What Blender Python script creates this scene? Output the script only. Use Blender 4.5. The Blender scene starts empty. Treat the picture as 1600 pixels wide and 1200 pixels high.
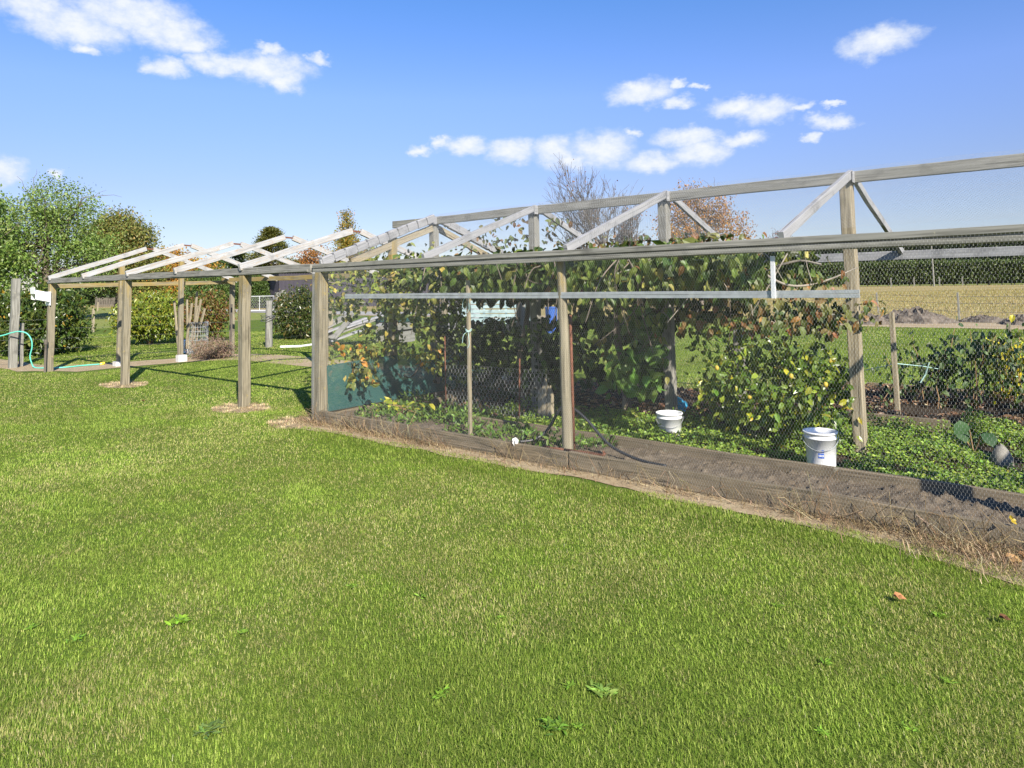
import bpy, math, random
import numpy as np

S = bpy.context.scene
rng = np.random.default_rng(7)

# ------------------------------------------------------------------ camera
F_PX, YAW, PITCH, ROLL, CY = 1100.5, math.radians(50.14), math.radians(4.573), math.radians(-1.082), 356.35
_ax = np.array([-math.cos(YAW), math.sin(YAW), 0.]); _rt = np.array([math.sin(YAW), math.cos(YAW), 0.]); _up = np.array([0., 0., 1.])
_fw = _ax * math.cos(PITCH) + _up * math.sin(PITCH); _u = _up * math.cos(PITCH) - _ax * math.sin(PITCH)
RIGHT = _rt * math.cos(ROLL) + _u * math.sin(ROLL); UPV = _u * math.cos(ROLL) - _rt * math.sin(ROLL)
EYE = np.array([0., 0., 1.6])
cam_d = bpy.data.cameras.new("camera"); cam = bpy.data.objects.new("camera", cam_d); S.collection.objects.link(cam)
from mathutils import Matrix
_m = Matrix.Identity(4)
for i in range(3):
    _m[i][0] = RIGHT[i]; _m[i][1] = UPV[i]; _m[i][2] = -_fw[i]; _m[i][3] = EYE[i]
cam.matrix_world = _m
cam_d.sensor_width = 36.0; cam_d.lens = 36.0 * F_PX / 1600.0
cam_d.shift_y = -(600.0 - CY) / 1600.0
cam_d.clip_start = 0.05; cam_d.clip_end = 6000
S.camera = cam

def ray(x, y): return _fw + RIGHT * (x - 800) / F_PX + UPV * (CY - y) / F_PX
def G(x, y, z=0.):                       # where that line of sight meets the level z
    d = ray(x, y); return EYE + d * (z - 1.6) / d[2]
def V(x, y, Y):                          # where it meets the vertical plane at depth Y behind the lawn edge
    d = ray(x, y); return EYE + d * Y / d[1]
def D(x, y, dep): return EYE + ray(x, y) * dep

# ------------------------------------------------------------------ light
SUN = np.array([2.54, -1.37, 1.87]); SUN /= np.linalg.norm(SUN)
SUN_EL = math.asin(SUN[2]); SUN_ROT = math.atan2(SUN[0], SUN[1])
EXPOSURE = 0.95
S.view_settings.view_transform = 'Standard'; S.view_settings.look = 'None'
S.view_settings.exposure = EXPOSURE; S.view_settings.gamma = 1.0
sun_d = bpy.data.lights.new("sun", 'SUN'); sun_d.energy = 5.0; sun_d.angle = math.radians(0.53); sun_d.color = (1.0, 0.93, 0.82)
sun = bpy.data.objects.new("sun", sun_d); S.collection.objects.link(sun)
from mathutils import Vector
sun.rotation_euler = Vector(SUN.tolist()).to_track_quat('Z', 'Y').to_euler(); sun.location = (6, -6, 12)

def nd(nt, t, _set=None, **kw):
    n = nt.nodes.new(t)
    for k, v in (_set or {}).items(): setattr(n, k, v)
    for k, v in kw.items():
        key = int(k[1:]) if k[0] == 'i' and k[1:].isdigit() else k.replace('_', ' ')
        s = n.inputs[key]
        if isinstance(v, bpy.types.NodeSocket): nt.links.new(v, s)
        else: s.default_value = v
    return n
def mth(nt, op, a, b=None, c=None, clamp=False):
    kw = {'i0': a}
    if b is not None: kw['i1'] = b
    if c is not None: kw['i2'] = c
    return nd(nt, 'ShaderNodeMath', {'operation': op, 'use_clamp': clamp}, **kw).outputs[0]
def mixc(nt, fac, a, b, blend='MIX'):
    n = nt.nodes.new('ShaderNodeMix'); n.data_type = 'RGBA'; n.blend_type = blend
    for s, v in ((n.inputs[0], fac), (n.inputs[6], a), (n.inputs[7], b)):
        if isinstance(v, bpy.types.NodeSocket): nt.links.new(v, s)
        else: s.default_value = (*v, 1) if isinstance(v, tuple) and len(v) == 3 else v
    return n.outputs[2]
def ramp(nt, fac, stops, interp='LINEAR'):
    n = nt.nodes.new('ShaderNodeValToRGB'); n.color_ramp.interpolation = interp
    e = n.color_ramp.elements
    while len(e) < len(stops): e.new(0.5)
    for el, (p, c) in zip(e, stops):
        el.position = p; el.color = (*c, 1) if isinstance(c, tuple) else (c, c, c, 1)
    nt.links.new(fac, n.inputs[0]); return n.outputs[0]

world = bpy.data.worlds.new("World"); S.world = world; world.use_nodes = True
wt = world.node_tree; wt.nodes.clear()
sky = nd(wt, 'ShaderNodeTexSky', {'sky_type': 'NISHITA', 'sun_disc': False, 'sun_elevation': SUN_EL, 'sun_rotation': SUN_ROT,
                                  'altitude': 0.0, 'air_density': 1.0, 'dust_density': 0.2, 'ozone_density': 1.5})
wdir = nd(wt, 'ShaderNodeTexCoord').outputs['Generated']
wn = nd(wt, 'ShaderNodeVectorMath', {'operation': 'NORMALIZE'}, i0=wdir).outputs[0]
wx = nd(wt, 'ShaderNodeSeparateXYZ', i0=wn)
az = mth(wt, 'ARCTAN2', wx.outputs[1], wx.outputs[0]); el = mth(wt, 'ARCSINE', wx.outputs[2])
def azel(x, y):
    d = ray(x, y); d = d / np.linalg.norm(d); return math.atan2(d[1], d[0]), math.asin(d[2])
CLOUDS = [(50, 14, 62, 24), (120, 40, 90, 30), (200, 22, 95, 36), (262, 48, 70, 30), (300, 66, 40, 16), (140, 78, 26, 11), (262, 104, 36, 16),
          (322, 94, 30, 17), (360, 102, 40, 18), (418, 106, 66, 26), (446, 126, 30, 16), (500, 94, 18, 10), (424, 76, 22, 10),
          (6, 268, 36, 22), (92, 272, 12, 8), (1372, 66, 60, 24), (1000, 146, 52, 20), (1060, 160, 22, 11), (1060, 133, 18, 5), (1094, 136, 16, 5), (1150, 168, 46, 14), (1200, 172, 50, 20),
          (1256, 170, 20, 9), (1296, 190, 34, 12), (1306, 165, 16, 5), (1268, 215, 14, 8), (690, 224, 16, 8), (728, 228, 40, 14), (800, 236, 40, 20),
          (868, 238, 34, 26), (890, 254, 26, 16), (940, 236, 52, 28), (990, 210, 14, 7), (1022, 254, 46, 16), (1074, 216, 52, 16), (1096, 238, 46, 20), (1162, 217, 36, 13), (660, 236, 20, 8)]
wv = nd(wt, 'ShaderNodeCombineXYZ', i0=az, i1=mth(wt, 'MULTIPLY', el, 1.5), i2=0.0).outputs[0]
warp = nd(wt, 'ShaderNodeTexNoise', Vector=wv, Scale=26.0, Detail=5.0, Roughness=0.6)
wsep = nd(wt, 'ShaderNodeSeparateColor', i0=warp.outputs['Color'])
az2 = mth(wt, 'MULTIPLY_ADD', mth(wt, 'SUBTRACT', wsep.outputs[0], 0.5), 0.055, az)
el2 = mth(wt, 'MULTIPLY_ADD', mth(wt, 'SUBTRACT', wsep.outputs[1], 0.5), 0.035, el)
acc = None
for cx, cy, rx, ry in CLOUDS:
    a0, e0 = azel(cx, cy); a1 = azel(cx + rx, cy)[0]; e1 = azel(cx, cy - ry)[1]
    du = mth(wt, 'DIVIDE', mth(wt, 'SUBTRACT', az2, a0), abs(a1 - a0))
    dv = mth(wt, 'DIVIDE', mth(wt, 'SUBTRACT', el2, e0), abs(e1 - e0))
    m = mth(wt, 'SUBTRACT', 1.0, mth(wt, 'MULTIPLY_ADD', du, du, mth(wt, 'MULTIPLY', dv, dv)))
    acc = m if acc is None else mth(wt, 'SMOOTH_MAX', acc, m, 0.25)
cn = nd(wt, 'ShaderNodeTexNoise', Vector=wv, Scale=42.0, Detail=9.0, Roughness=0.62)
raw = mth(wt, 'ADD', mth(wt, 'MAXIMUM', mth(wt, 'ADD', acc, .22), -1.5), mth(wt, 'MULTIPLY', mth(wt, 'SUBTRACT', cn.outputs[0], 0.5), 1.9))
dens = nd(wt, 'ShaderNodeMapRange', {'interpolation_type': 'SMOOTHSTEP'}, i0=raw, i1=-.6, i2=1.5, i3=0.0, i4=0.94).outputs[0]
SKY_K = 0.10
# a clearer, deeper sky than the model's pale horizon
eln = nd(wt, 'ShaderNodeMapRange', i0=el, i1=0.0, i2=0.55, i3=0.0, i4=1.0).outputs[0]
hs = mixc(wt, 1.0, sky.outputs[0], ramp(wt, eln, [(0., (.46, .47, .59)), (.24, (.53, .52, .69)), (.47, (.62, .685, 1.0)), (.7, (.47, .70, 1.05)), (1., (.41, .68, 1.05))]), 'MULTIPLY')
ccol = mixc(wt, nd(wt, 'ShaderNodeMapRange', i0=raw, i1=0.2, i2=1.6, i3=0.0, i4=1.0).outputs[0], (4.1, 4.5, 5.1), (5.2, 5.3, 5.4))
wc = mixc(wt, dens, hs, ccol)
bg = nd(wt, 'ShaderNodeBackground', i0=wc, i1=SKY_K)
wo = nd(wt, 'ShaderNodeOutputWorld', i0=bg.outputs[0])

# ------------------------------------------------------------------ mesh helpers
def nz(v):
    v = np.asarray(v, float); return v / np.maximum(np.linalg.norm(v, axis=-1, keepdims=True), 1e-9)
def vnoise(x, y, seed=0):
    xi = np.floor(x).astype(np.int64); yi = np.floor(y).astype(np.int64); fx = x - xi; fy = y - yi
    fx = fx * fx * (3 - 2 * fx); fy = fy * fy * (3 - 2 * fy)
    def h(a, b):
        n = (a * 374761393 + b * 668265263 + seed * 974634777) & 0x7fffffff
        n = ((n ^ (n >> 13)) * 1274126177) & 0x7fffffff
        return ((n ^ (n >> 16)) & 0xffff) / 65535.0
    return (h(xi, yi) * (1 - fx) + h(xi + 1, yi) * fx) * (1 - fy) + (h(xi, yi + 1) * (1 - fx) + h(xi + 1, yi + 1) * fx) * fy
def fbm(x, y, seed=0, octv=4):
    s = 0; a = 0.5; t = 0
    for i in range(octv):
        s = s + a * vnoise(x * 2 ** i, y * 2 ** i, seed + i); t += a; a *= 0.5
    return s / t

class MB:
    def __init__(s): s.v = []; s.n = 0; s.f = []; s.c = []; s.mi = []
    def add(s, v, faces, col=None, uv=None, mi=0):
        v = np.asarray(v, float).reshape(-1, 3)
        for k, f in enumerate(faces):
            f = np.asarray(f, np.int64)
            if len(f) == 0: continue
            s.f.append((f + s.n, None if uv is None else uv[k], mi))
        s.v.append(v); s.n += len(v)
        s.c.append(np.tile([[.5, .5, .5]], (len(v), 1)) if col is None else (np.tile([col], (len(v), 1)) if np.ndim(col) == 1 else np.asarray(col)))
    def sweep(s, pts, prof, scale=None, up=None, caps=True, col=None, twist=0.):
        pts = np.asarray(pts, float); prof = np.asarray(prof, float); n, k = len(pts), len(prof)
        t = np.gradient(pts, axis=0) if n > 2 else np.tile(pts[1] - pts[0], (2, 1))
        t = nz(t); sc = np.ones(n) if scale is None else np.asarray(scale, float)
        if up is not None: 
            a = nz(np.cross(t, np.tile(np.asarray(up, float), (n, 1))))
        else:
            r0 = np.array([0., 0., 1.]) if abs(t[0][2]) < 0.9 else np.array([1., 0., 0.])
            a = np.zeros((n, 3)); cur = nz(np.cross(t[0], r0))
            for i in range(n):
                cur = nz(cur - t[i] * (cur @ t[i])); a[i] = cur
        b = np.cross(a, t)
        v = pts[:, None] + (a[:, None] * prof[None, :, :1] + b[:, None] * prof[None, :, 1:]) * sc[:, None, None]
        i0 = (np.arange(n - 1)[:, None] * k + np.arange(k)[None]); i1 = np.arange(n - 1)[:, None] * k + (np.arange(k)[None] + 1) % k
        q = np.stack([i0, i1, i1 + k, i0 + k], -1).reshape(-1, 4)
        L = np.concatenate([[0], np.cumsum(np.linalg.norm(np.diff(pts, axis=0), axis=1))])
        pl = np.concatenate([[0], np.cumsum(np.linalg.norm(np.diff(np.vstack([prof, prof[:1]]), axis=0), axis=1))]) * (float(sc.mean()) if sc.mean() < .5 else 1.0)
        off = float(rng.random() * 20)
        U0 = np.repeat(L[:-1, None], k, 1) + off; U1 = np.repeat(L[1:, None], k, 1) + off
        W0 = np.tile(pl[:-1], (n - 1, 1)) + off; W1 = np.tile(pl[1:], (n - 1, 1)) + off
        uv = np.stack([np.stack([U0, W0], -1), np.stack([U0, W1], -1), np.stack([U1, W1], -1), np.stack([U1, W0], -1)], 2).reshape(-1, 4, 2)
        s.add(v.reshape(-1, 3), [q], col, [uv])
        if caps:
            m = s.n - n * k
            for base, rev in ((0, True), ((n - 1) * k, False)):
                f = np.arange(k) + base
                if rev: f = f[::-1]
                s.f.append((f[None] + m, (prof[None] * 0.3 + off) if not rev else (prof[::-1][None] * 0.3 + off), 0))
    def box(s, p0, p1, w, h, up=(0, 0, 1), seg=1, jit=0., col=None):
        p0 = np.asarray(p0, float); p1 = np.asarray(p1, float)
        tt = np.linspace(0, 1, seg + 1)[:, None]; pts = p0 * (1 - tt) + p1 * tt
        if jit and seg > 1: pts[1:-1] += rng.normal(0, jit, (seg - 1, 3))
        e = min(w, h) * 0.07
        a, b = w / 2, h / 2
        prof = [(-a + e, -b), (a - e, -b), (a, -b + e), (a, b - e), (a - e, b), (-a + e, b), (-a, b - e), (-a, -b + e)]
        s.sweep(pts, prof, up=up, col=col)
    def tube(s, pts, r, k=8, col=None, caps=True):
        pts = np.asarray(pts, float); r = np.broadcast_to(np.asarray(r, float), (len(pts),))
        a = np.arange(k) / k * 2 * math.pi
        s.sweep(pts, np.stack([np.cos(a), np.sin(a)], 1), scale=r, col=col, caps=caps)
    def lathe(s, c, prof, k=28, col=None, closed=False):
        c = np.asarray(c, float); prof = np.asarray(prof, float); n = len(prof); a = np.arange(k) / k * 2 * math.pi
        v = np.stack([c[0] + prof[:, None, 0] * np.cos(a), c[1] + prof[:, None, 0] * np.sin(a), c[2] + np.repeat(prof[:, 1:2], k, 1)], -1)
        i0 = np.arange(n - 1)[:, None] * k + np.arange(k)[None]; i1 = np.arange(n - 1)[:, None] * k + (np.arange(k)[None] + 1) % k
        s.add(v.reshape(-1, 3), [np.stack([i0, i1, i1 + k, i0 + k], -1).reshape(-1, 4)], col)
    def leaves(s, P, A, N, L, W, C, fold=0.22, droop=0.25, full=True):
        P = np.asarray(P, float); n = len(P)
        if n == 0: return
        A = nz(A); N = nz(N - A * (N * A).sum(1, keepdims=True)); B = np.cross(N, A)
        L = np.broadcast_to(L, (n,))[:, None]; W = np.broadcast_to(W, (n,))[:, None]
        if full:
            spec = [(0, 0, 0), (.5, 0, 0), (1, 0, -droop), (.22, .42, fold), (.62, .45, fold * .6 - droop * .3), (.22, -.42, fold), (.62, -.45, fold * .6 - droop * .3)]
            tri = [(0, 1, 3), (1, 4, 3), (1, 2, 4), (0, 5, 1), (1, 5, 6), (1, 6, 2)]
        else:
            spec = [(0, 0, 0), (.45, .5, fold), (1, 0, -droop), (.45, -.5, fold)]
            tri = [(0, 2, 1), (0, 3, 2)]
        k = len(spec)
        v = np.stack([P + A * L * a + B * W * b + N * W * c for a, b, c in spec], 1)
        f = (np.array(tri)[None] + (np.arange(n) * k)[:, None, None]).reshape(-1, 3)
        s.add(v.reshape(-1, 3), [f], np.repeat(C, k, 0))
    def blades(s, P, Dv, H, W, C, bend, tipc=None):
        n = len(P); Dv = nz(Dv)
        side = nz(np.cross(np.tile([[0, 0, 1.]], (n, 1)), Dv)); H = np.broadcast_to(H, (n,))[:, None]; W = np.broadcast_to(W, (n,))[:, None]; bend = np.broadcast_to(bend, (n,))[:, None]
        Z = np.array([[0, 0, 1.]])
        m = P + Z * H * .55 + Dv * H * bend * .35; t = P + Z * H * np.sqrt(np.maximum(1 - bend * bend * .7, .1)) + Dv * H * bend
        v = np.stack([P - side * W, P + side * W, m + side * W * .8, m - side * W * .8, t], 1)
        o = (np.arange(n) * 5)[:, None]
        col = np.repeat(C, 5, 0)
        s.add(v.reshape(-1, 3), [o + np.array([[0, 1, 2, 3]]), o + np.array([[3, 2, 4]])], col)
    def build(s, name, mat, parent=None, smooth=False):
        me = bpy.data.meshes.new(name); v = np.concatenate(s.v)
        me.vertices.add(len(v)); me.vertices.foreach_set('co', v.astype(np.float32).ravel())
        li = np.concatenate([f.ravel() for f, u, m in s.f]); sz = np.concatenate([np.full(len(f), f.shape[1]) for f, u, m in s.f])
        me.loops.add(len(li)); me.loops.foreach_set('vertex_index', li.astype(np.int32))
        st = np.concatenate([[0], np.cumsum(sz)[:-1]])
        me.polygons.add(len(sz)); me.polygons.foreach_set('loop_start', st.astype(np.int32)); me.polygons.foreach_set('loop_total', sz.astype(np.int32))
        if isinstance(mat, (list, tuple)):
            for q in mat: me.materials.append(q)
            me.polygons.foreach_set('material_index', np.concatenate([np.full(len(f), m) for f, u, m in s.f]).astype(np.int32))
        else: me.materials.append(mat)
        if any(u is not None for f, u, m in s.f):
            ul = me.uv_layers.new(name='uv')
            uv = np.concatenate([(np.zeros((f.size, 2)) if u is None else np.asarray(u, float).reshape(-1, 2)) for f, u, m in s.f])
            ul.data.foreach_set('uv', uv.astype(np.float32).ravel())
        ca = me.attributes.new('col', 'FLOAT_COLOR', 'POINT')
        c = np.concatenate(s.c); ca.data.foreach_set('color', np.concatenate([c, np.ones((len(c), 1))], 1).astype(np.float32).ravel())
        me.polygons.foreach_set('use_smooth', np.full(len(sz), bool(smooth)))
        me.update(calc_edges=True); me.validate()
        o = bpy.data.objects.new(name, me); S.collection.objects.link(o)
        if parent is not None:
            o.parent = parent; o.matrix_parent_inverse = Matrix.Translation(-Vector(parent.location))
        return o

def tag(o, label=None, cat=None, group=None, kind=None):
    for k, v in (('label', label), ('category', cat), ('group', group), ('kind', kind)):
        if v: o[k] = v
    return o
def thing(name, loc, label, cat, group=None):
    o = bpy.data.objects.new(name, None); S.collection.objects.link(o); o.location = [float(q) for q in loc]; o.empty_display_size = 0.2
    return tag(o, label, cat, group)

# ------------------------------------------------------------------ materials
def mat(name):
    m = bpy.data.materials.new(name); m.use_nodes = True; m.node_tree.nodes.clear(); return m, m.node_tree
def fin(nt, sh): nd(nt, 'ShaderNodeOutputMaterial', i0=sh)
def princ(nt, col, rough=0.7, spec=0.3, normal=None, metal=0.0):
    kw = {'Base_Color': col if isinstance(col, bpy.types.NodeSocket) else (*col, 1), 'Roughness': rough, 'Specular_IOR_Level': spec, 'Metallic': metal}
    if normal is not None: kw['Normal'] = normal
    return nd(nt, 'ShaderNodeBsdfPrincipled', **kw).outputs[0]
def bump(nt, h, st=0.3, dist=0.01): return nd(nt, 'ShaderNodeBump', Strength=st, Distance=dist, Height=h).outputs[0]
def objco(nt): return nd(nt, 'ShaderNodeNewGeometry').outputs['Position']
def noise(nt, vec, sc, det=4., ro=0.55): return nd(nt, 'ShaderNodeTexNoise', Vector=vec, Scale=sc, Detail=det, Roughness=ro).outputs[0]

def wood_mat(name, a, b, c, lichen=None, lich_amt=0.55, rough=0.85, flake=None, head=None):
    m, nt = mat(name)
    uv = nd(nt, 'ShaderNodeUVMap').outputs[0]
    mp = nd(nt, 'ShaderNodeMapping', Vector=uv, Scale=(2.2, 55., 1.)).outputs[0]
    g = noise(nt, mp, 1.0, 6., 0.6)
    mp2 = nd(nt, 'ShaderNodeMapping', Vector=uv, Scale=(0.9, 7., 1.)).outputs[0]
    g2 = noise(nt, mp2, 1.3, 4.)
    col = mixc(nt, ramp(nt, g, [(.38, 0.), (.58, 1.)]), c, a)
    col = mixc(nt, ramp(nt, g2, [(.42, 0.), (.7, 1.)]), col, b)
    pos = objco(nt)
    st = noise(nt, pos, 5., 5.)
    col = mixc(nt, ramp(nt, st, [(.53, 0.), (.72, .7)]), col, tuple(x * .38 for x in a))
    ck = noise(nt, nd(nt, 'ShaderNodeMapping', Vector=uv, Scale=(1.1, 90., 1.)).outputs[0], 1.0, 3., .5)
    col = mixc(nt, ramp(nt, ck, [(.64, 0.), (.68, .8)]), col, tuple(x * .25 for x in c))
    if lichen is not None:
        ln = noise(nt, pos, 11., 6., .65)
        col = mixc(nt, ramp(nt, ln, [(lich_amt, 0.), (lich_amt + .06, .85)]), col, lichen)
    if head is not None:
        zz = nd(nt, 'ShaderNodeSeparateXYZ', i0=pos).outputs[2]
        hz = nd(nt, 'ShaderNodeMapRange', i0=zz, i1=.75, i2=1.9, i3=-.35, i4=.20).outputs[0]
        hn = mth(nt, 'ADD', noise(nt, mp2, 2.2, 5., .65), hz)
        col = mixc(nt, ramp(nt, hn, [(.52, 0.), (.72, .75)]), col, head)
    if flake is not None:
        fn = noise(nt, mp2, 6., 6., .7)
        col = mixc(nt, ramp(nt, fn, [(.52, 0.), (.58, .9)]), col, flake)
    fin(nt, princ(nt, col, rough, .2, bump(nt, g, .35, .004))); return m

def plain_mat(name, col, rough=0.5, spec=0.4, var=0.25, sc=9., metal=0., dirt=None):
    m, nt = mat(name); pos = objco(nt); n = noise(nt, pos, sc, 5.)
    c = mixc(nt, ramp(nt, n, [(.3, 0.), (.75, 1.)]), tuple(x * (1 - var) for x in col), tuple(min(1, x * (1 + var * .6)) for x in col))
    if dirt is not None:
        c = mixc(nt, ramp(nt, noise(nt, pos, sc * 2.3, 6., .7), [(.55, 0.), (.7, .8)]), c, dirt)
    fin(nt, princ(nt, c, rough, spec, bump(nt, n, .15, .004), metal)); return m

def leaf_mat(name, trans=.35, rough=.45, spec=.35):
    m, nt = mat(name); a = nd(nt, 'ShaderNodeAttribute', {'attribute_name': 'col'}).outputs[0]
    p = princ(nt, a, rough, spec)
    tcol = mixc(nt, 1.0, a, (1.25, 1.3, .7), 'MULTIPLY')
    t = nd(nt, 'ShaderNodeBsdfTranslucent', i0=tcol).outputs[0]
    fin(nt, nd(nt, 'ShaderNodeMixShader', i0=trans, i1=p, i2=t).outputs[0]); return m
M = {}
M['leaf'] = leaf_mat('leaf', .26); M['gloss_leaf'] = leaf_mat('gloss_leaf', .28, .32, .5); M['grass'] = leaf_mat('grass', .33, .6, .15); M['straw'] = leaf_mat('straw', .2, .7, .1)
M['post'] = wood_mat('weathered_post', (.285, .25, .175), (.215, .19, .135), (.11, .095, .062), lichen=(.30, .24, .10), lich_amt=.62, head=(.30, .215, .06))
M['grey_wood'] = wood_mat('grey_wood', (.285, .275, .24), (.22, .215, .185), (.125, .12, .10), lichen=(.40, .38, .26), lich_amt=.66)
M['pale_wood'] = wood_mat('pale_wood', (.37, .32, .22), (.28, .235, .16), (.15, .125, .085))
M['edging'] = wood_mat('edging_wood', (.225, .18, .12), (.165, .135, .09), (.09, .075, .05), lichen=(.27, .25, .18), lich_amt=.63)
M['flaky'] = wood_mat('flaky_white_paint', (.44, .44, .435), (.37, .37, .365), (.27, .265, .255), lichen=(.35, .25, .17), lich_amt=.61, flake=(.36, .31, .25))
M['white_wood'] = wood_mat('white_paint', (.33, .33, .335), (.285, .285, .29), (.23, .23, .23), lichen=(.4, .38, .34), lich_amt=.7)
M['dark_wood'] = wood_mat('dark_wood', (.16, .14, .11), (.12, .105, .085), (.07, .06, .05))
M['galv'] = plain_mat('galvanised', (.42, .44, .44), .45, .5, .25, 14., 0.3)
M['wire'] = plain_mat('wire', (.40, .41, .40), .45, .5, .1, 3., .35)
M['darkwire'] = plain_mat('dark_wire', (.16, .16, .155), .5, .4, .1, 3., .2)
M['rust'] = plain_mat('rust', (.17, .075, .045), .85, .2, .4, 30.)
M['white_plastic'] = plain_mat('white_plastic', (.80, .80, .78), .38, .45, .04, 6., dirt=None)
M['black_plastic'] = plain_mat('black_plastic', (.035, .037, .04), .4, .45, .2, 8.)
M['hose'] = plain_mat('hose_green', (.12, .52, .40), .4, .4, .1)
M['yellow'] = plain_mat('yellow_plastic', (.75, .50, .04), .4, .4, .1)
M['fruit'] = plain_mat('fruit_skin', (.48, .36, .05), .5, .3, .2, 40.)
M['clip'] = plain_mat('clip_plastic', (.52, .46, .16), .5, .3, .15)
M['blue'] = plain_mat('blue_plastic', (.035, .10, .34), .4, .4, .15)
M['cyan'] = plain_mat('cyan_plastic', (.05, .36, .58), .45, .4, .3, 30.)
M['terracotta'] = plain_mat('brown_pot', (.26, .13, .075), .7, .3, .25, 20.)
M['twine'] = plain_mat('twine', (.42, .62, .58), .8, .2, .1)
M['bark'] = wood_mat('bark', (.20, .165, .125), (.15, .125, .095), (.09, .075, .06))
M['palebark'] = wood_mat('pale_bark', (.33, .29, .23), (.26, .23, .185), (.17, .15, .12))
M['twig'] = plain_mat('twig_bark', (.15, .135, .12), .85, .2, .3, 3.)
M['cane'] = plain_mat('cane', (.30, .19, .10), .75, .25, .35, 12.)
M['concrete'] = plain_mat('concrete', (.55, .54, .51), .85, .2, .2, 14.)
M['teal_paint'] = wood_mat('teal_boards', (.36, .48, .48), (.44, .54, .53), (.22, .30, .30))
M['bluelabel'] = plain_mat('blue_label', (.03, .10, .42), .4, .4, .1)
M['rock'] = plain_mat('rock', (.26, .24, .20), .9, .2, .4, 12.)
M['heap'] = plain_mat('soil_heap', (.15, .125, .10), .95, .1, .6, 5.)
M['steel_paint'] = plain_mat('steel_paint', (.62, .63, .63), .4, .5, .1)

def shed_mat():
    m, nt = mat('corrugated_dark'); fin(nt, princ(nt, (.045, .040, .052), .5, .4)); return m
M['shed'] = shed_mat()
def cloth_mat():
    m, nt = mat('shade_cloth'); pos = objco(nt)
    c = mixc(nt, noise(nt, pos, 4., 4.), (.04, .125, .115), (.065, .17, .155))
    p = princ(nt, c, .8, .2); t = nd(nt, 'ShaderNodeBsdfTranslucent', i0=c).outputs[0]
    s = nd(nt, 'ShaderNodeMixShader', i0=.35, i1=p, i2=t).outputs[0]
    tr = nd(nt, 'ShaderNodeBsdfTransparent').outputs[0]
    fin(nt, nd(nt, 'ShaderNodeMixShader', i0=.16, i1=s, i2=tr).outputs[0]); return m
M['cloth'] = cloth_mat()

def ground_mat(name, cols, scs, bsc=60., bst=.5, bd=.03, rough=.95):
    m, nt = mat(name); pos = objco(nt)
    c = mixc(nt, ramp(nt, noise(nt, pos, scs[0], 5.), [(.35, 0.), (.65, 1.)]), cols[0], cols[1])
    c = mixc(nt, ramp(nt, noise(nt, pos, scs[1], 5., .65), [(.42, 0.), (.66, 1.)]), c, cols[2])
    n3 = noise(nt, pos, scs[2], 4., .7)
    c = mixc(nt, ramp(nt, n3, [(.35, 0.), (.7, .8)]), c, cols[3])
    fin(nt, princ(nt, c, rough, .1, bump(nt, noise(nt, pos, bsc, 5., .7), bst, bd))); return m
M['lawn'] = ground_mat('lawn_turf', [(.095, .15, .02), (.115, .17, .025), (.145, .17, .038), (.06, .10, .013)], (.45, 2.2, 70.), 120., .6, .02)
M['pasture'] = ground_mat('pasture', [(.19, .23, .05), (.24, .255, .075), (.27, .25, .10), (.14, .18, .045)], (.06, .4, 5.), 12., .5, .06)
M['field'] = ground_mat('dry_field', [(.34, .265, .115), (.40, .31, .145), (.27, .235, .085), (.29, .23, .095)], (.07, .22, 2.5), 7., .7, .15)
M['soil'] = ground_mat('garden_soil', [(.185, .15, .108), (.225, .185, .135), (.145, .115, .08), (.10, .078, .055)], (1.5, 6., 45.), 90., .8, .015)
M['darksoil'] = ground_mat('dark_soil', [(.055, .042, .03), (.07, .052, .037), (.10, .075, .05), (.03, .022, .015)], (1.5, 9., 40.), 70., .9, .02)  # dark brown soil, its colour deepened for the shade inside the cage
M['baresoil'] = ground_mat('bare_ground', [(.40, .32, .20), (.46, .38, .25), (.32, .235, .145), (.27, .205, .12)], (1.2, 7., 50.), 90., .7, .012)
M['gravel'] = ground_mat('driveway_gravel', [(.36, .35, .33), (.42, .41, .38), (.30, .29, .26), (.25, .24, .22)], (.6, 5., 40.), 60., .6, .02)

def pal(P, n, jit=.22):
    P = np.asarray(P, float); w = P[:, 3] / P[:, 3].sum(); c = P[rng.choice(len(P), n, p=w)][:, :3]
    return np.clip(c * (1 + rng.normal(0, jit, (n, 1))) * (1 + rng.normal(0, .06, (n, 3))), .004, .9)

# ------------------------------------------------------------------ ground
def sheet(name, mt, x0, x1, y0, y1, z, kind='structure'):
    b = MB(); b.add([(x0, y0, z), (x1, y0, z), (x1, y1, z), (x0, y1, z)], [[(0, 1, 2, 3)]]); return tag(b.build(name, mt), kind=kind)
def patch(name, mt, poly, z, sub=14, amp=.12, kind='structure', seed=3):
    poly = np.asarray(poly, float)[:, :2]; out = []
    for i in range(len(poly)):
        a, c = poly[i], poly[(i + 1) % len(poly)]
        for k in range(sub):
            p = a + (c - a) * k / sub; nn = nz(np.array([(c - a)[1], -(c - a)[0]]))
            out.append(p + nn * (fbm(np.array([p[0] * 2.3 + 50]), np.array([p[1] * 2.3 + 50]), seed)[0] - .5) * 2 * amp)
    out = np.array(out); b = MB(); v = np.concatenate([out, np.full((len(out), 1), z)], 1)
    b.add(v, []); b.f.append((np.arange(len(v))[None], None, 0))
    return tag(b.build(name, mt), kind=kind)
sheet('ground', M['pasture'], -2500, 2500, -2500, 2500, -.004)
sheet('lawn', M['lawn'], -34, 14, -8, 25.5, 0.)
sheet('field', M['field'], -110, 120, 28.2, 141, .004)
patch('dirt_track', M['baresoil'], [(-40, 25.4), (10, 25.4), (14, 28.5), (-40, 28.5)], .008, 30, .35)
sheet('driveway', M['gravel'], -70, -28, 26.0, 29.5, .012)
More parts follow.
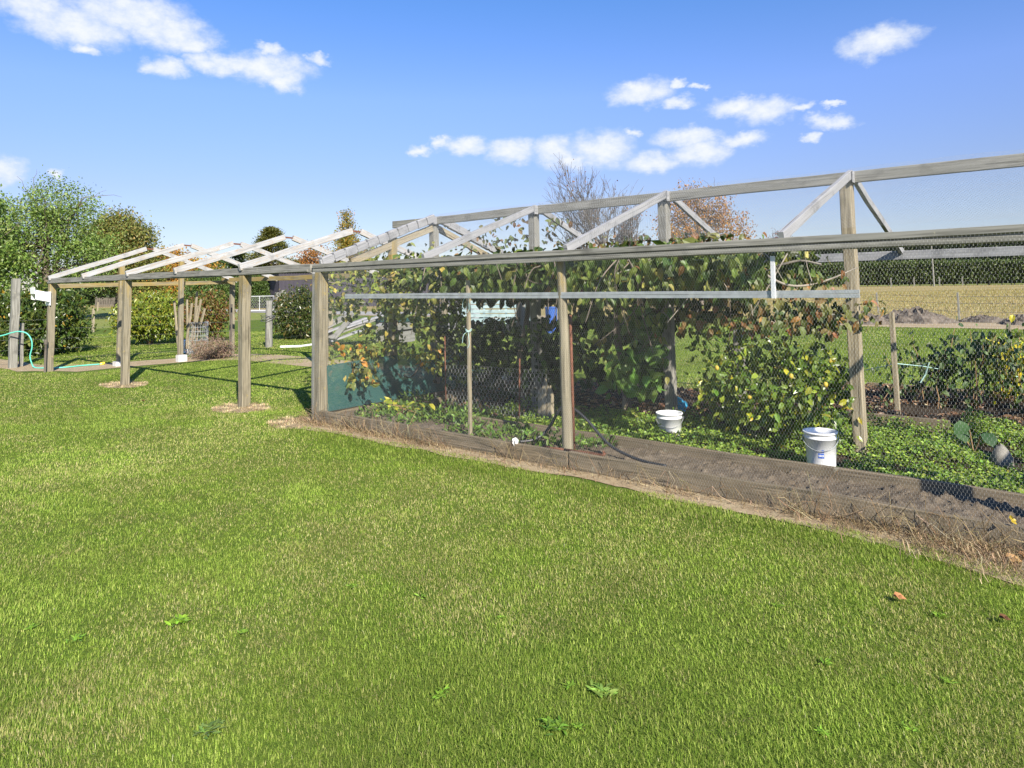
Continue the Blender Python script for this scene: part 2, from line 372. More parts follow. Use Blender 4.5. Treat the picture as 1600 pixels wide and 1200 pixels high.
patch('dirt_strip', M['baresoil'], [(-22, 4.55), (-17.3, 4.75), (-16.1, 5.4), (-15.9, 7.6), (-15.2, 8.45), (-8, 8.4), (-7.5, 8.8), (-8, 9.7), (-15.4, 9.6), (-16.9, 9.2), (-17.2, 6.6), (-18.2, 5.5), (-22, 5.3)], .004)
for i, (x, y, rx, ry) in enumerate([(-13.05, 5.12, .5, .34), (-9.05, 5.06, .45, .33), (-7.45, 4.95, .38, .36)]):
    t = np.linspace(0, 2 * math.pi, 10, endpoint=False)
    patch('bare_ground', M['baresoil'], np.stack([x + rx * np.cos(t), y + ry * np.sin(t)], 1), .004, 5, .08, seed=20 + i)
patch('bare_ground', M['baresoil'], [(-7.6, 4.72), (-3.4, 4.84), (-1.6, 4.82), (-.55, 4.6), (.5, 4.45), (3, 4.5), (3, 5.1), (-7.6, 5.1)], .006, 40, .09, seed=31)

XD, XE, XF = -7.32, -3.67, 0.02
Y1, YR, Y2, ZE, ZR = 5.09, 7.02, 8.95, 1.89, 2.58
# bare soil strip between the two edging boards
def rough_grid(name, mt, x0, x1, y0, y1, step, zf, kind='structure'):
    xs = np.arange(x0, x1 + 1e-6, step); ys = np.linspace(y0, y1, int((y1 - y0) / step) + 1)
    X, Y = np.meshgrid(xs, ys, indexing='ij'); Z = zf(X, Y); nx, ny = X.shape
    i = (np.arange(nx - 1)[:, None] * ny + np.arange(ny - 1)[None]).ravel()
    b = MB(); b.add(np.stack([X, Y, Z], -1).reshape(-1, 3), [np.stack([i, i + ny, i + ny + 1, i + 1], -1)])
    return tag(b.build(name, mt, smooth=True), kind=kind)
def soil_z(X, Y):
    n = fbm(X * 2.2, Y * 2.2, 5); c = fbm(X * 14, Y * 14, 9, 3)
    cl = np.maximum(fbm(X * 30, Y * 30, 12, 2) - .6, 0) * .12 * np.clip((X + 5) / 3, .3, 1)
    r = .05 * np.sin((Y - 5.1) / .75 * 3.14)
    return .055 + (n - .4) * .07 + (c - .5) * .022 + cl + r * .5 + np.clip((X + 2) / 3, 0, 1) * (fbm(X * 5, Y * 5, 77) - .5) * .09
rough_grid('garden_soil', M['soil'], XD + .02, 2.6, Y1 + .025, 5.83, .016, soil_z)
rough_grid('dark_soil', M['darksoil'], XD + .03, 2.6, 5.87, 9.6, .04, lambda X, Y: .03 + (fbm(X * 3, Y * 3, 15) - .5) * .05 + (fbm(X * 12, Y * 12, 16) - .5) * .03)
patch('mulch_bed', M['darksoil'], [(-3.2, 8.4), (4, 8.4), (4, 11.0), (-3.0, 11.0), (-3.4, 10)], .07, 20, .1)

# ------------------------------------------------------------------ the netted cage
def hexnet(b, O, U, W, lu, lw, p, wire, prism=True, sag=.012, seed=1, crop=None):
    O, U, W = (np.asarray(q, float) for q in (O, U, W)); Nn = nz(np.cross(U, W))
    a, c = p * .30, p * .28; q = 2 * a + c; ni, nj = int(lu / p), int(lw / q)
    I, J = np.meshgrid(np.arange(ni), np.arange(nj), indexing='ij'); I = I.ravel(); J = J.ravel()
    cx = I * p + (J % 2) * p / 2; cy = J * q
    A = np.stack([cx, cy - a], 1); B = np.stack([cx, cy + a], 1); Cc = np.stack([cx + p / 2, cy + a + c], 1); Dd = np.stack([cx + p, cy + a], 1)
    E = np.concatenate([np.stack([A, B], 1), np.stack([B, Cc], 1), np.stack([Cc, Dd], 1)])
    E = E[(E[:, :, 0].max(1) <= lu) & (E[:, :, 1].min(1) >= 0) & (E[:, :, 1].max(1) <= lw)]
    if crop is not None: E = E[crop(E.mean(1))]
    def place(e):
        sg = (fbm(e[:, 0] * 1.3 + 9, e[:, 1] * 2.1 + 9, seed) - .5) * 2 * sag
        w2 = (fbm(e[:, 0] * 2 + 30, e[:, 1] * 2 + 30, seed + 5, 2) - .5) * .02; w3 = (fbm(e[:, 0] * 2 + 60, e[:, 1] * 2 + 60, seed + 8, 2) - .5) * .02
        return O + U * (e[:, :1] + w2[:, None]) + W * (e[:, 1:] + w3[:, None]) + Nn * sg[:, None]
    P0, P1 = place(E[:, 0]), place(E[:, 1]); t = nz(P1 - P0); s = np.cross(t, Nn); n = len(P0)
    r = wire / 2 * np.where(np.arange(n) < n / 3, 1.5, 1.0)[:, None]
    if prism:
        offs = [s * r, -s * r * .5 + Nn * r * .87, -s * r * .5 - Nn * r * .87]
        v = np.stack([P0 + o for o in offs] + [P1 + o for o in offs], 1); o = (np.arange(n) * 6)[:, None]
        f = np.concatenate([o + np.array([[0, 1, 4, 3]]), o + np.array([[1, 2, 5, 4]]), o + np.array([[2, 0, 3, 5]])])
    else:
        v = np.stack([P0 - s * r, P0 + s * r, P1 + s * r, P1 - s * r], 1); o = (np.arange(n) * 4)[:, None]; f = o + np.array([[0, 1, 2, 3]])
    b.add(v.reshape(-1, 3), [f])

cage = thing('crop_cage', (XD, Y1, 0), 'long gabled garden cage of grey timber covered in fine wire netting', 'garden cage')
def part(nm, fn, mt, par, smooth=False):
    b = MB(); fn(b); return b.build(nm, mt, par, smooth)
XR = [XD, -5.50, XE, -1.79, .09, 1.95]
part('corner_post', lambda b: (b.box((XD, Y1 + .03, -.1), (XD, Y1 + .03, ZE - .1), .13, .11, up=(1, 0, 0), seg=6, jit=.003)), M['post'], cage)
part('corner_batten', lambda b: b.box((XD - .095, Y1 + .0, -.1), (XD - .095, Y1 + .0, ZE - .11), .045, .05, up=(1, 0, 0), seg=6, jit=.003), M['grey_wood'], cage)
pe0, pe1 = V(888, 706, 5.17), V(876, 404, 5.17)
def logpost(b, p0, p1, r0, r1, k=16):
    t = np.linspace(0, 1, 12)[:, None]; pts = p0 * (1 - t) + p1 * t; pts[1:-1] += rng.normal(0, .003, (10, 3))
    b.tube(pts, np.linspace(r0, r1, 12) * (1 + rng.normal(0, .015, 12)), k)
part('log_post', lambda b: logpost(b, pe0 - np.array([0, 0, .15]), pe1, .05, .042), M['post'], cage, True)
part('post', lambda b: b.box((XF + .3, Y1 + .06, -.1), (XF + .3, Y1 + .06, ZE - .1), .12, .12, up=(1, 0, 0), seg=5, jit=.003), M['post'], cage)
for x in (XD, XE, XF):
    part('far_post', lambda b: b.box((x + rng.normal(0, .01), Y2, -.1), (x, Y2, ZE - .1), .11, .11, up=(1, 0, 0), seg=5, jit=.003), M['grey_wood'], cage)
for x in XR[:5]:
    bx_, tx_ = (V(1345, 700, 7.02), V(1322, 282, 7.02)) if x == -1.79 else (np.array([x, YR, 0]), np.array([x, YR, ZR - .1]))
    bx_[2] = -.1
    part('ridge_post', lambda b: b.box(bx_, tx_, .105, .105, up=(1, 0, 0), seg=6, jit=.003), M['pale_wood'] if x == -1.79 else M['grey_wood'], cage)
part('gable_stud', lambda b: b.box((XD, 6.25, -.1), (XD, 6.25, 2.26), .1, .09, up=(1, 0, 0), seg=5, jit=.003), M['post'], cage)
part('eave_beam', lambda b: (b.box((XD - .14, Y1 + .02, ZE - .045), (2.6, Y1 + .02, ZE - .045), .05, .10, seg=14, jit=.003)), M['grey_wood'], cage)
part('eave_batten', lambda b: (b.box((XD - .1, Y1 - .02, ZE - .02), (2.6, Y1 - .02, ZE - .02), .028, .045, seg=14, jit=.002), b.box((XD - .1, Y1 - .018, ZE - .075), (2.6, Y1 - .018, ZE - .075), .024, .035, seg=14, jit=.002)), M['grey_wood'], cage)
part('far_eave_beam', lambda b: b.box((XD - .1, Y2, ZE - .045), (2.6, Y2, ZE - .045), .05, .10, seg=12, jit=.003), M['white_wood'], cage)
part('ridge_beam', lambda b: b.box((-8.2, YR, ZR - .045), (2.6, YR, ZR - .045), .05, .105, seg=14, jit=.004), M['grey_wood'], cage)
for i, x in enumerate(XR):
    mt = M['white_wood']
    part('rafter', lambda b: b.box((x + .055, Y1 - .03, ZE + .01), (x + .055, YR - .035, ZR - .02), .04, .074, seg=4, jit=.003), mt, cage)
    part('rafter', lambda b: b.box((x + .055, Y2 + .14, ZE - .05), (x + .055, YR + .035, ZR - .02), .04, .074, seg=4, jit=.003), mt, cage)
    part('ridge_plate', lambda b: b.box((x + .085, YR - .09, ZR - .05), (x + .085, YR + .09, ZR - .05), .008, .11), M['white_wood'], cage)
# pale strips wrapped round the end rafters
def wrap(b, A, B, n=11):
    A, B = np.asarray(A, float), np.asarray(B, float)
    for k in range(n):
        t0, t1 = k / n + .006, (k + 1) / n - .006
        b.box(A + (B - A) * t0 + rng.normal(0, .003, 3), A + (B - A) * t1 + rng.normal(0, .003, 3), .062 + rng.random() * .01, .105 + rng.random() * .012)
part('rafter_wrap', lambda b: wrap(b, (XD + .055, Y1 - .02, ZE + .02), (XD + .055, YR - .05, ZR - .015)), M['white_wood'], cage)
part('rafter_wrap', lambda b: wrap(b, (XD + .055, YR + .06, ZR - .02), (XD + .055, Y2 + .1, ZE - .03)), M['white_wood'], cage)
part('collar_rafter', lambda b: b.box((XD + .02, Y1 + .45, ZE + .03), (XD + .02, YR - .06, ZR - .16), .045, .09, seg=3, jit=.002), M['pale_wood'], cage)
part('collar_rafter', lambda b: b.box((XD + .02, Y2 - .45, ZE + .03), (XD + .02, YR + .06, ZR - .16), .045, .09, seg=3, jit=.002), M['pale_wood'], cage)
r0, r1 = V(540, 463, 5.14), V(1343, 459, 5.14)
part('rail', lambda b: (b.box(r0 + [0, 0, .014], r1 + [0, 0, .014], .02, .026, seg=8, jit=.0015), b.box(r0 - [0, 0, .014], r1 - [0, 0, .014], .02, .026, seg=8, jit=.0015)), M['galv'], cage)
h0, h1 = V(1207, 400, 5.12), V(1209, 466, 5.12)
part('hanger', lambda b: b.box(h0, h1, .03, .02, up=(0, 1, 0)), M['steel_paint'], cage)
c0 = V(1260, 393, 5.0)
part('clip', lambda b: (b.box(c0, c0 - [0, 0, .045], .014, .02, up=(1, 0, 0)), b.box(c0 - [.0, .012, .018], c0 - [0, .012, .04], .02, .01, up=(1, 0, 0))), M['clip'], cage)
def front_net(b): hexnet(b, (XD - .05, Y1 - .055, .02), (1, 0, 0), (0, 0, 1), 9.9, ZE - .04, .0215, .00058, True, .022, 3)
part('wall_netting', front_net, M['wire'], cage)
sl = np.array([0, YR - Y1, ZR - ZE]); sll = np.linalg.norm(sl)
part('roof_netting', lambda b: hexnet(b, (XD, Y1 - .03, ZE + .05), (1, 0, 0), nz(sl), 9.9, sll - .06, .024, .00062, True, .02, 5), M['wire'], cage)
sl2 = np.array([0, Y2 - YR, ZE - ZR])
part('roof_netting', lambda b: hexnet(b, (XD, YR + .05, ZR + .01), (1, 0, 0), nz(sl2), 9.9, sll, .030, .0008, False, .02, 7), M['wire'], cage)
part('end_netting', lambda b: hexnet(b, (XD - .06, Y1, .62), (0, 1, 0), (0, 0, 1), Y2 - Y1, 1.9, .026, .00062, False, .01, 9, crop=lambda e: e[:, 1] + .62 < ZE + (1 - np.abs(e[:, 0] - 1.93) / 1.93) * .69), M['wire'], cage)
part('far_wall_netting', lambda b: hexnet(b, (XD, Y2 + .06, .05), (1, 0, 0), (0, 0, 1), 4.3, ZE - .08, .034, .00062, False, .012, 11), M['wire'], cage)
def cloth(b):
    ys = np.linspace(Y1 + .07, 7.75, 30); zs = np.linspace(.12, .62, 8); Yg, Zg = np.meshgrid(ys, zs, indexing='ij')
    top = .66 + .05 * np.sin((Yg - Y1) * 1.3) - .04 * (Yg - Y1) / 2.6
    Zg = .12 + (Zg - .12) / .5 * (top - .12); Xg = XD + .065 + (fbm(Yg * 3, Zg * 3, 4) - .5) * .05
    n, m = Yg.shape; i = (np.arange(n - 1)[:, None] * m + np.arange(m - 1)[None]).ravel()
    b.add(np.stack([Xg, Yg, Zg], -1).reshape(-1, 3), [np.stack([i, i + m, i + m + 1, i + 1], -1)])
part('shade_cloth', cloth, M['cloth'], cage, True)

# timber edging: each board its own thing
def board(label, p0, p1, h=.15, w=.045, mt='edging', z=None, group='timber edging boards of the beds'):
    p0 = np.array([p0[0], p0[1], (p0[2] if len(p0) > 2 else 0.) + h / 2 - .01]); p1 = np.array([p1[0], p1[1], (p1[2] if len(p1) > 2 else 0.) + h / 2 - .01])
    b = MB(); n = max(4, int(np.linalg.norm(p1 - p0) / .5)); b.box(p0, p1, w, h, seg=n, jit=.003)
    return tag(b.build('edging_board', M[mt]), label, 'edging board', group)
board('long grey edging board under the front netting, left of the log post', (XD + .06, Y1 - .02), (XE + .02, Y1 - .02), .155)
board('long grey edging board under the front netting, right of the log post', (XE + .04, Y1 - .01), (2.6, Y1 - .01), .165)
board('inner edging board between bare soil strip and green ground cover', (-5.6, 5.85), (2.6, 5.85), .155)
board('edging board along the foot of the green shade cloth', (XD + .02, Y1 + .1), (XD + .02, Y2 - .1), .14)
pa, pb = G(676, 642, .02), G(738, 624, .02)
board('short tilted edging board by the leafy litter inside the cage', (pa[0], pa[1], .02), (pb[0] - .1, pb[1] + .3, .05), .15)
board('short edging board holding the mulch bed behind the tall ridge post', (-3.1, 8.36), (-1.28, 8.36), .16)
board('low edging board at the back of the raspberry mulch bed', (-3.0, 11.05), (3.0, 11.05), .12)

# ------------------------------------------------------------------ bare frame beyond
fr = thing('open_pergola', (-16.7, Y1, 0), 'unclad open timber frame with flaking white rafters standing on the lawn', 'timber frame')
XA, XB, XC = -16.7, -12.98, -9.08
for x, w in ((XA, .12), (XB, .115), (XC, .125)):
    part('post', lambda b: b.box((x, Y1 + .02, -.1), (x + rng.normal(0, .01), Y1 + .02, ZE - .1), w, w, up=(1, 0, 0), seg=6, jit=.004), M['post'], fr)
for x, y, zt in ((-16.45, 6.36, 2.30), (-16.45, 7.67, 2.28), (-16.95, 9.2, 1.82)):
    part('gable_post', lambda b: b.box((x, y, -.1), (x - .02, y, zt), .1, .1, up=(1, 0, 0), seg=6, jit=.004), M['post'], fr)
for x in (XB, XC):
    part('far_post', lambda b: b.box((x, Y2, -.1), (x, Y2, ZE - .1), .1, .1, up=(1, 0, 0), seg=5, jit=.004), M['post'], fr)
part('eave_beam', lambda b: (b.box((XA - .12, Y1, ZE - .045), (XD - .16, Y1, ZE - .045), .05, .105, seg=18, jit=.004), b.box((XA - .1, Y1 - .035, ZE - .07), (XD - .2, Y1 - .035, ZE - .07), .022, .03, seg=16, jit=.003)), M['grey_wood'], fr)
part('far_eave_beam', lambda b: b.box((XA - .3, Y2, ZE - .05), (XD - .15, Y2, ZE - .05), .05, .1, seg=12, jit=.004), M['post'], fr)
part('tie_beam', lambda b: b.box((XA - .02, Y1 + .06, ZE - .15), (XA - .25, 9.2, ZE - .1), .045, .09, seg=7, jit=.004), M['post'], fr)
for x in (-16.68, -14.85, -12.85, -11.05, -9.1):
    e1 = rng.normal(0, .02); e2 = rng.normal(0, .03)
    part('rafter', lambda b: b.box((x, Y1 - .06, ZE + .015), (x + e1, YR - .07, ZR - .045 + e2), .05, .095, seg=5, jit=.004), M['flaky'], fr)
    part('rafter', lambda b: b.box((x + .02, Y2 + .2, ZE - .07), (x + .02 + e1, YR + .08, ZR - .05 + e2), .05, .095, seg=5, jit=.004), M['flaky'], fr)
    part('strap', lambda b: b.box((x + e1, YR - .09, ZR - .045 + e2), (x + .02 + e1, YR + .1, ZR - .055 + e2), .014, .03), M['rust'], fr)
p = G(283, 565); cb = part('post_base', lambda b: b.box((p[0] + .02, p[1], -.02), (p[0] + .02, p[1], .15), .2, .16, up=(1, 0, 0)), M['concrete'], fr)
p = G(183, 574); cb = part('post_base', lambda b: b.box((-16.45, 6.36, -.02), (-16.45, 6.36, .1), .22, .2, up=(1, 0, 0)), M['concrete'], fr)

# hose hanger on the first post
def saddle(b):
    c = np.array([XA - .01, Y1 - .14, 1.47]); th = np.linspace(-1.5, 1.5, 14)
    prof = np.stack([np.sin(th) * .14, np.cos(th) * .2 - .15], 1)
    for yy0, yy1, hh in ((-.17, .085, 0.),):
        v = []; 
        for q in (0, .012):
            for yy in (yy0, yy1):
                for a, d in prof: v.append(c + np.array([a * (1 - q), yy, d + .1 - q + (.06 if yy == yy0 else 0)]))
        v = np.array(v); n = 14; f = []
        for i in range(n - 1):
            f += [(i, i + 1, n + i + 1, n + i), (2 * n + i, 3 * n + i, 3 * n + i + 1, 2 * n + i + 1), (i, 2 * n + i, 2 * n + i + 1, i + 1), (n + i, n + i + 1, 3 * n + i + 1, 3 * n + i)]
        f += [(0, n, 3 * n, 2 * n), (n - 1, 3 * n - 1, 4 * n - 1, 2 * n - 1)]
        b.add(v, [f])
    b.box(c + [0, .1, -.12], c + [0, .1, .16], .24, .015, up=(0, 1, 0)); b.box(c + [0, -.18, .12], c + [0, -.19, .25], .27, .012, up=(0, 1, 0))
b = MB(); saddle(b); tag(b.build('hose_hanger', M['white_plastic']), 'white saddle-shaped hose hanger fixed to the end post', 'hose hanger')
b = MB(); q = G(70, 582); b.tube([(q[0], q[1], -.05), (q[0], q[1], .45), (q[0], q[1] + .0, .58)], [.022, .022, .02], 8); b.tube([(q[0], q[1], .56), (q[0], q[1], .66)], [.035, .03], 8)
tag(b.build('standpipe', M['dark_wood']), 'short dark standpipe against the end post of the frame', 'pipe')

# garden hose
hp = [D(-40, 530, 15.1), D(0, 525, 15.1), D(18, 520, 15.1), D(30, 518, 15.1), D(42, 521, 15.1), D(49, 531, 15.1), D(50, 543, 15.1), D(47, 556, 15.1), D(49, 566, 15.1), G(54, 574, .02), G(70, 575, .02), G(100, 574, .02), G(130, 571, .02), G(156, 569, .02)]
def smooth_path(P, n=8):
    P = np.asarray(P, float); out = []
    Q = np.vstack([2 * P[0] - P[1], P, 2 * P[-1] - P[-2]])
    for i in range(1, len(Q) - 2):
        for t in np.linspace(0, 1, n, endpoint=False):
            a, b_, c, d = Q[i - 1:i + 3]
            out.append(.5 * (2 * b_ + (c - a) * t + (2 * a - 5 * b_ + 4 * c - d) * t * t + (3 * b_ - a - 3 * c + d) * t ** 3))
    out.append(P[-1]); return np.array(out)
hs_ = thing('garden_hose', hp[9], 'pale green garden hose draped over the short stake with a yellow nozzle', 'hose')
part('hose', lambda b: b.tube(smooth_path(hp), .014, 8), M['hose'], hs_, True)
e = hp[-1]; part('nozzle', lambda b: b.tube([e, e + (hp[-1] - hp[-2]) * .12, e + (hp[-1] - hp[-2]) * .3 + [0, 0, .02]], [.03, .04, .025], 8), M['yellow'], hs_)

# wire fence beyond the bare frame
wf = thing('wire_fence', G(20, 575), 'post and wire fence with a tall square post, behind the bare frame', 'fence')
q0 = G(20, 575); q1 = G(420, 543)
part('post', lambda b: b.box(q0 - [0, 0, .1], q0 + [0, 0, 1.93], .15, .13, up=(1, 0, 0), seg=6, jit=.004), M['grey_wood'], wf)
part('post', lambda b: logpost(b, q1 - [0, 0, .1], q1 + [0, 0, 1.28], .1, .085, 10), M['grey_wood'], wf, True)
q2 = G(361, 556); part('steel_post', lambda b: b.box(q2 - [0, 0, .1], q2 + [0, 0, 1.25], .035, .03, up=(1, 0, 0)), M['dark_wood'], wf)
q3 = q1 + (q1 - q2) * 2.3
def wires(b):
    for z in (.18, .38, .6, .82, 1.02):
        for a, c in ((q0 + (q0 - q2) * .6, q0), (q0, q2), (q2, q1), (q1, q3)):
            b.tube([a + [0, 0, z], (a + c) / 2 + [0, 0, z - .012], c + [0, 0, z]], .0019, 4)
part('wires', wires, M['darkwire'], wf)
def coil(b):
    for k in range(4):
        t = np.linspace(0, 2 * math.pi, 22); rr = .2 + rng.normal(0, .02)
        b.tube(np.stack([q1[0] + rr * np.cos(t) - .05, q1[1] + rr * np.sin(t) * .9, q1[2] + .78 + .07 * np.sin(t + k) + k * .015], 1), .008, 5)
b = MB(); coil(b); tag(b.build('wire_coil', M['darkwire']), 'coil of dark fencing wire hung round the fence post', 'wire coil')
b = MB(); q = G(32, 573); b.box(q - [0, 0, .1], q + [.0, 0, .95], .075, .06, up=(1, 0, 0), seg=4, jit=.003)
tag(b.build('short_stake', M['grey_wood']), 'short square stake that the green hose hangs over', 'stake')

# ------------------------------------------------------------------ vegetation helpers
def ncol(n, palette, jit=.22): return pal(palette, n, jit)
GREEN = [(.055, .10, .018, 3), (.08, .13, .022, 3), (.11, .155, .03, 2), (.16, .18, .04, 1)]
DARK = [(.018, .034, .009, 3), (.025, .045, .011, 3), (.04, .062, .015, 2)]  # dark leaf greens, lowered further to paint in the currant bush's shade
def orient(n, bias, spread=.7, down=.5):
    N = nz(np.asarray(bias, float)[None] + rng.normal(0, spread, (n, 3)))
    A = nz(rng.normal(0, 1, (n, 3)) + np.array([[0, 0, -down * 2]])); return A, N
BIAS = np.array([.45, -.45, .75])
def rect_pts(n, x0, y0, x1, y1, Ya, Yb, edge=.0):
    m = int(n * 1.6); px = rng.uniform(x0, x1, m); py = rng.uniform(y0, y1, m)
    dn = fbm(px / 22. + x0, py / 18. + y0, 41, 3); keep = np.argsort(-(dn + rng.normal(0, .13, m)))[:n]
    px, py = px[keep], py[keep]; Y = rng.uniform(Ya, Yb, n)
    return np.array([V(a, b_, c) for a, b_, c in zip(px, py, Y)])
def ell_pts(n, c, r, shell=.55):
    d = nz(rng.normal(0, 1, (n, 3))); u = (shell + (1 - shell) * rng.random(n)) ** .6
    return np.asarray(c) + d * np.asarray(r) * u[:, None]
def clumps(n_cl, per, c, r, sig, shell=.3):
    cc = ell_pts(n_cl, c, r, shell); return (cc[:, None] + rng.normal(0, 1, (n_cl, per, 3)) * np.asarray(sig)).reshape(-1, 3)

def limb(b, p0, p1, r0, r1, wob=.06, n=6, k=6):
    p0 = np.asarray(p0, float); p1 = np.asarray(p1, float); t = np.linspace(0, 1, n)[:, None]; L = np.linalg.norm(p1 - p0)
    pts = p0 * (1 - t) + p1 * t; pts[:, 2] += (np.sin(t[:, 0] * math.pi) * L * .08)
    pts[1:-1] += rng.normal(0, wob * L / n * 1.2, (n - 2, 3)); b.tube(pts, np.linspace(r0, r1, n), k, caps=False); return pts

def tree(name, label, base, h, tr, blobs, palette, ncl, per, leaf, sig=.35, limbs=14, group=None, bark='bark', cat='tree', twigs=60, jit=.22, lw=.55):
    base = np.asarray(base, float); t = thing(name, base, label, cat, group)
    b = MB(); top = base + np.array([rng.normal(0, .1), rng.normal(0, .1), h * .62])
    tp = limb(b, base - [0, 0, .1], top, tr, tr * .35, .05, 8, 8); ends = []
    for i in range(limbs):
        bl = blobs[i % len(blobs)]; e = ell_pts(1, base + np.array(bl[:3]), np.array(bl[3:]) * .85, .5)[0]
        s = tp[int(np.clip(rng.integers(2, 8), 2, 7))]; ends.append(limb(b, s, e, tr * .38, tr * .07, .12, 7, 5))
    for i in range(twigs):
        L = ends[rng.integers(len(ends))]; s = L[rng.integers(2, len(L))]; e = s + rng.normal(0, 1, 3) * np.array(blobs[0][3:]) * .3 + [0, 0, .2]
        limb(b, s, e, tr * .09, tr * .02, .15, 5, 4)
    b.build('trunk', M[bark], t, True)
    c = MB(); P = []; per_b = [bl[3] * bl[4] * bl[5] for bl in blobs]; tot = sum(x ** .67 for x in per_b)
    for bl, w in zip(blobs, per_b):
        P.append(clumps(max(3, int(ncl * w ** .67 / tot)), per, base + np.array(bl[:3]), np.array(bl[3:]), (sig, sig, sig * .8)))
    P = np.concatenate(P); P = P[P[:, 2] > .05]; n = len(P); A, N = orient(n, (.25, -.25, .6), .75, .3)
    L = leaf * rng.uniform(.6, 1.3, n); C = ncol(n, palette, jit)
    c.leaves(P, A, N, L, L * lw, C, .15, .15, full=False); c.build('crown', M['leaf'], t)
    return t

# ------------------------------------------------------------------ trees beyond
GT = 'trees standing beyond the garden'
AUT = [(.42, .20, .035, 3), (.34, .14, .03, 2), (.45, .27, .05, 2), (.2, .14, .04, 1)]
WIL = [(.16, .24, .05, 3), (.11, .175, .035, 3), (.22, .29, .065, 2), (.25, .31, .12, .8)]
OLV = [(.17, .19, .045, 3), (.125, .145, .035, 3), (.22, .20, .055, 2), (.27, .19, .05, 1)]
def gd(x, dep): 
    d = ray(x, 470); d = d * dep / (d @ _fw); q = EYE + d; return np.array([q[0], q[1], 0.])
tree('willow_tree', 'tall loose pale green tree at the far left behind the shrubs', gd(70, 40), 8.6, .26,
     [(0, 0, 4.6, 2.6, 2.6, 2.6), (-1.5, -1.2, 4.2, 2.0, 2, 2.2), (1.3, .9, 5.6, 1.7, 1.7, 2.2), (.2, 0, 6.6, 1.3, 1.3, 1.6), (-2.6, -2.0, 5, 1.6, 1.6, 2.2), (1.9, 1.6, 3.4, 1.6, 1.6, 1.8)], WIL, 380, 66, .145, .36, 26, GT, twigs=220)
tree('willow_tree', 'pale green tree cut by the left edge of the view', gd(-55, 36), 7.6, .22,
     [(0, 0, 4.2, 2.2, 2.2, 2.8), (1.0, .8, 3.0, 1.8, 1.8, 1.8), (.6, .4, 5.6, 1.4, 1.4, 1.4)], WIL, 230, 50, .2, .36, 14, GT)
tree('broad_tree', 'dense olive green tree right of the tall pale tree', gd(186, 46), 7.4, .26,
     [(0, 0, 4.0, 2.3, 2.3, 2.6), (-.9, -.7, 5.0, 1.3, 1.3, 1.6), (.8, .6, 4.7, 1.2, 1.2, 1.6), (.1, 0, 5.9, .9, .9, 1.1), (1.3, 1, 2.6, 1.4, 1.4, 1.6)], OLV, 520, 55, .17, .32, 16, GT, twigs=50)
tree('autumn_tree', 'low golden orange tree seen under the flaking rafters', gd(262, 66), 5.9, .25,
     [(0, 0, 3.2, 2.8, 2.8, 2.0), (2.5, 2, 2.6, 2.4, 2.4, 1.9), (-1.6, -1.4, 3.2, 1.9, 1.9, 1.9), (.3, .2, 4.4, 1.5, 1.5, 1.1)], [(.48, .30, .04, 3), (.42, .22, .04, 3), (.36, .17, .04, 2), (.22, .2, .05, 1)], 330, 45, .24, .42, 12, GT)
tree('autumn_tree', 'small rust orange tree beside the narrow golden poplar', gd(494, 86), 7.6, .22,
     [(0, 0, 4.6, 2.3, 2.3, 2.6), (1.2, .9, 3.6, 1.8, 1.8, 2.0), (-1.5, -1.2, 3.4, 1.6, 1.6, 1.8)], [(.36, .16, .035, 3), (.30, .13, .03, 3), (.22, .13, .04, 2)], 200, 45, .24, .4, 10, GT)
tree('poplar_tree', 'narrow poplar with golden top and green skirt', gd(540, 80), 10.3, .22,
     [(0, 0, 8.2, .9, .9, 1.9), (.2, 0, 6.6, 1.3, 1.3, 1.3), (.5, .4, 5.3, 2.3, 2.3, 1.5), (0, 0, 3.6, 2.8, 2.8, 1.9), (.1, 0, 9.6, .4, .4, .9)], [(.25, .21, .035, 2), (.15, .16, .03, 2), (.34, .2, .03, 1.5)], 330, 50, .22, .34, 14, GT)
# conifers
def conifer(label, base, h, r, palette, ncl=420, group=GT):
    base = np.asarray(base, float); t = thing('conifer_tree', base, label, 'tree', group); b = MB(); limb(b, base - [0, 0, .1], base + [0, 0, h * .97], h * .035, .03, .02, 8, 7); c = MB(); P = []; A = []
    for i in range(ncl):
        u = rng.random() ** 1.15; z = h * (.12 + .86 * u); a = rng.random() * 6.283; tier = .72 + .28 * math.sin(z * 3.1 + a)
        rr = r * (1 - u) ** .75 * tier * (.55 + .45 * rng.random()) + .15
        e = base + np.array([math.cos(a) * rr, math.sin(a) * rr, z + rr * .12])
        if i % 6 == 0: limb(b, base + [0, 0, z - rr * .1], e, .05, .012, .05, 4, 4)
        P.append(e + rng.normal(0, 1, (46, 3)) * [.3, .3, .13]); A.append(np.tile([math.cos(a), math.sin(a), .25], (46, 1)))
    P = np.concatenate(P); A = np.concatenate(A) + rng.normal(0, .5, (len(P), 3)); N = nz(rng.normal(0, .5, (len(P), 3)) + [0, 0, 1])
    L = rng.uniform(.16, .34, len(P)); c.leaves(P, A, N, L, L * .4, ncol(len(P), palette), .1, .1, False)
    b.build('trunk', M['bark'], t, True); c.build('crown', M['leaf'], t); return t
conifer('olive conifer with layered branches above the paling fence', gd(422, 84), 9.0, 4.6, [(.15, .155, .035, 3), (.10, .11, .025, 3), (.2, .18, .04, 1)], 620)
conifer('small dark pointed conifer beneath the flaking rafters', gd(372, 88), 6.4, 2.3, DARK, 260)
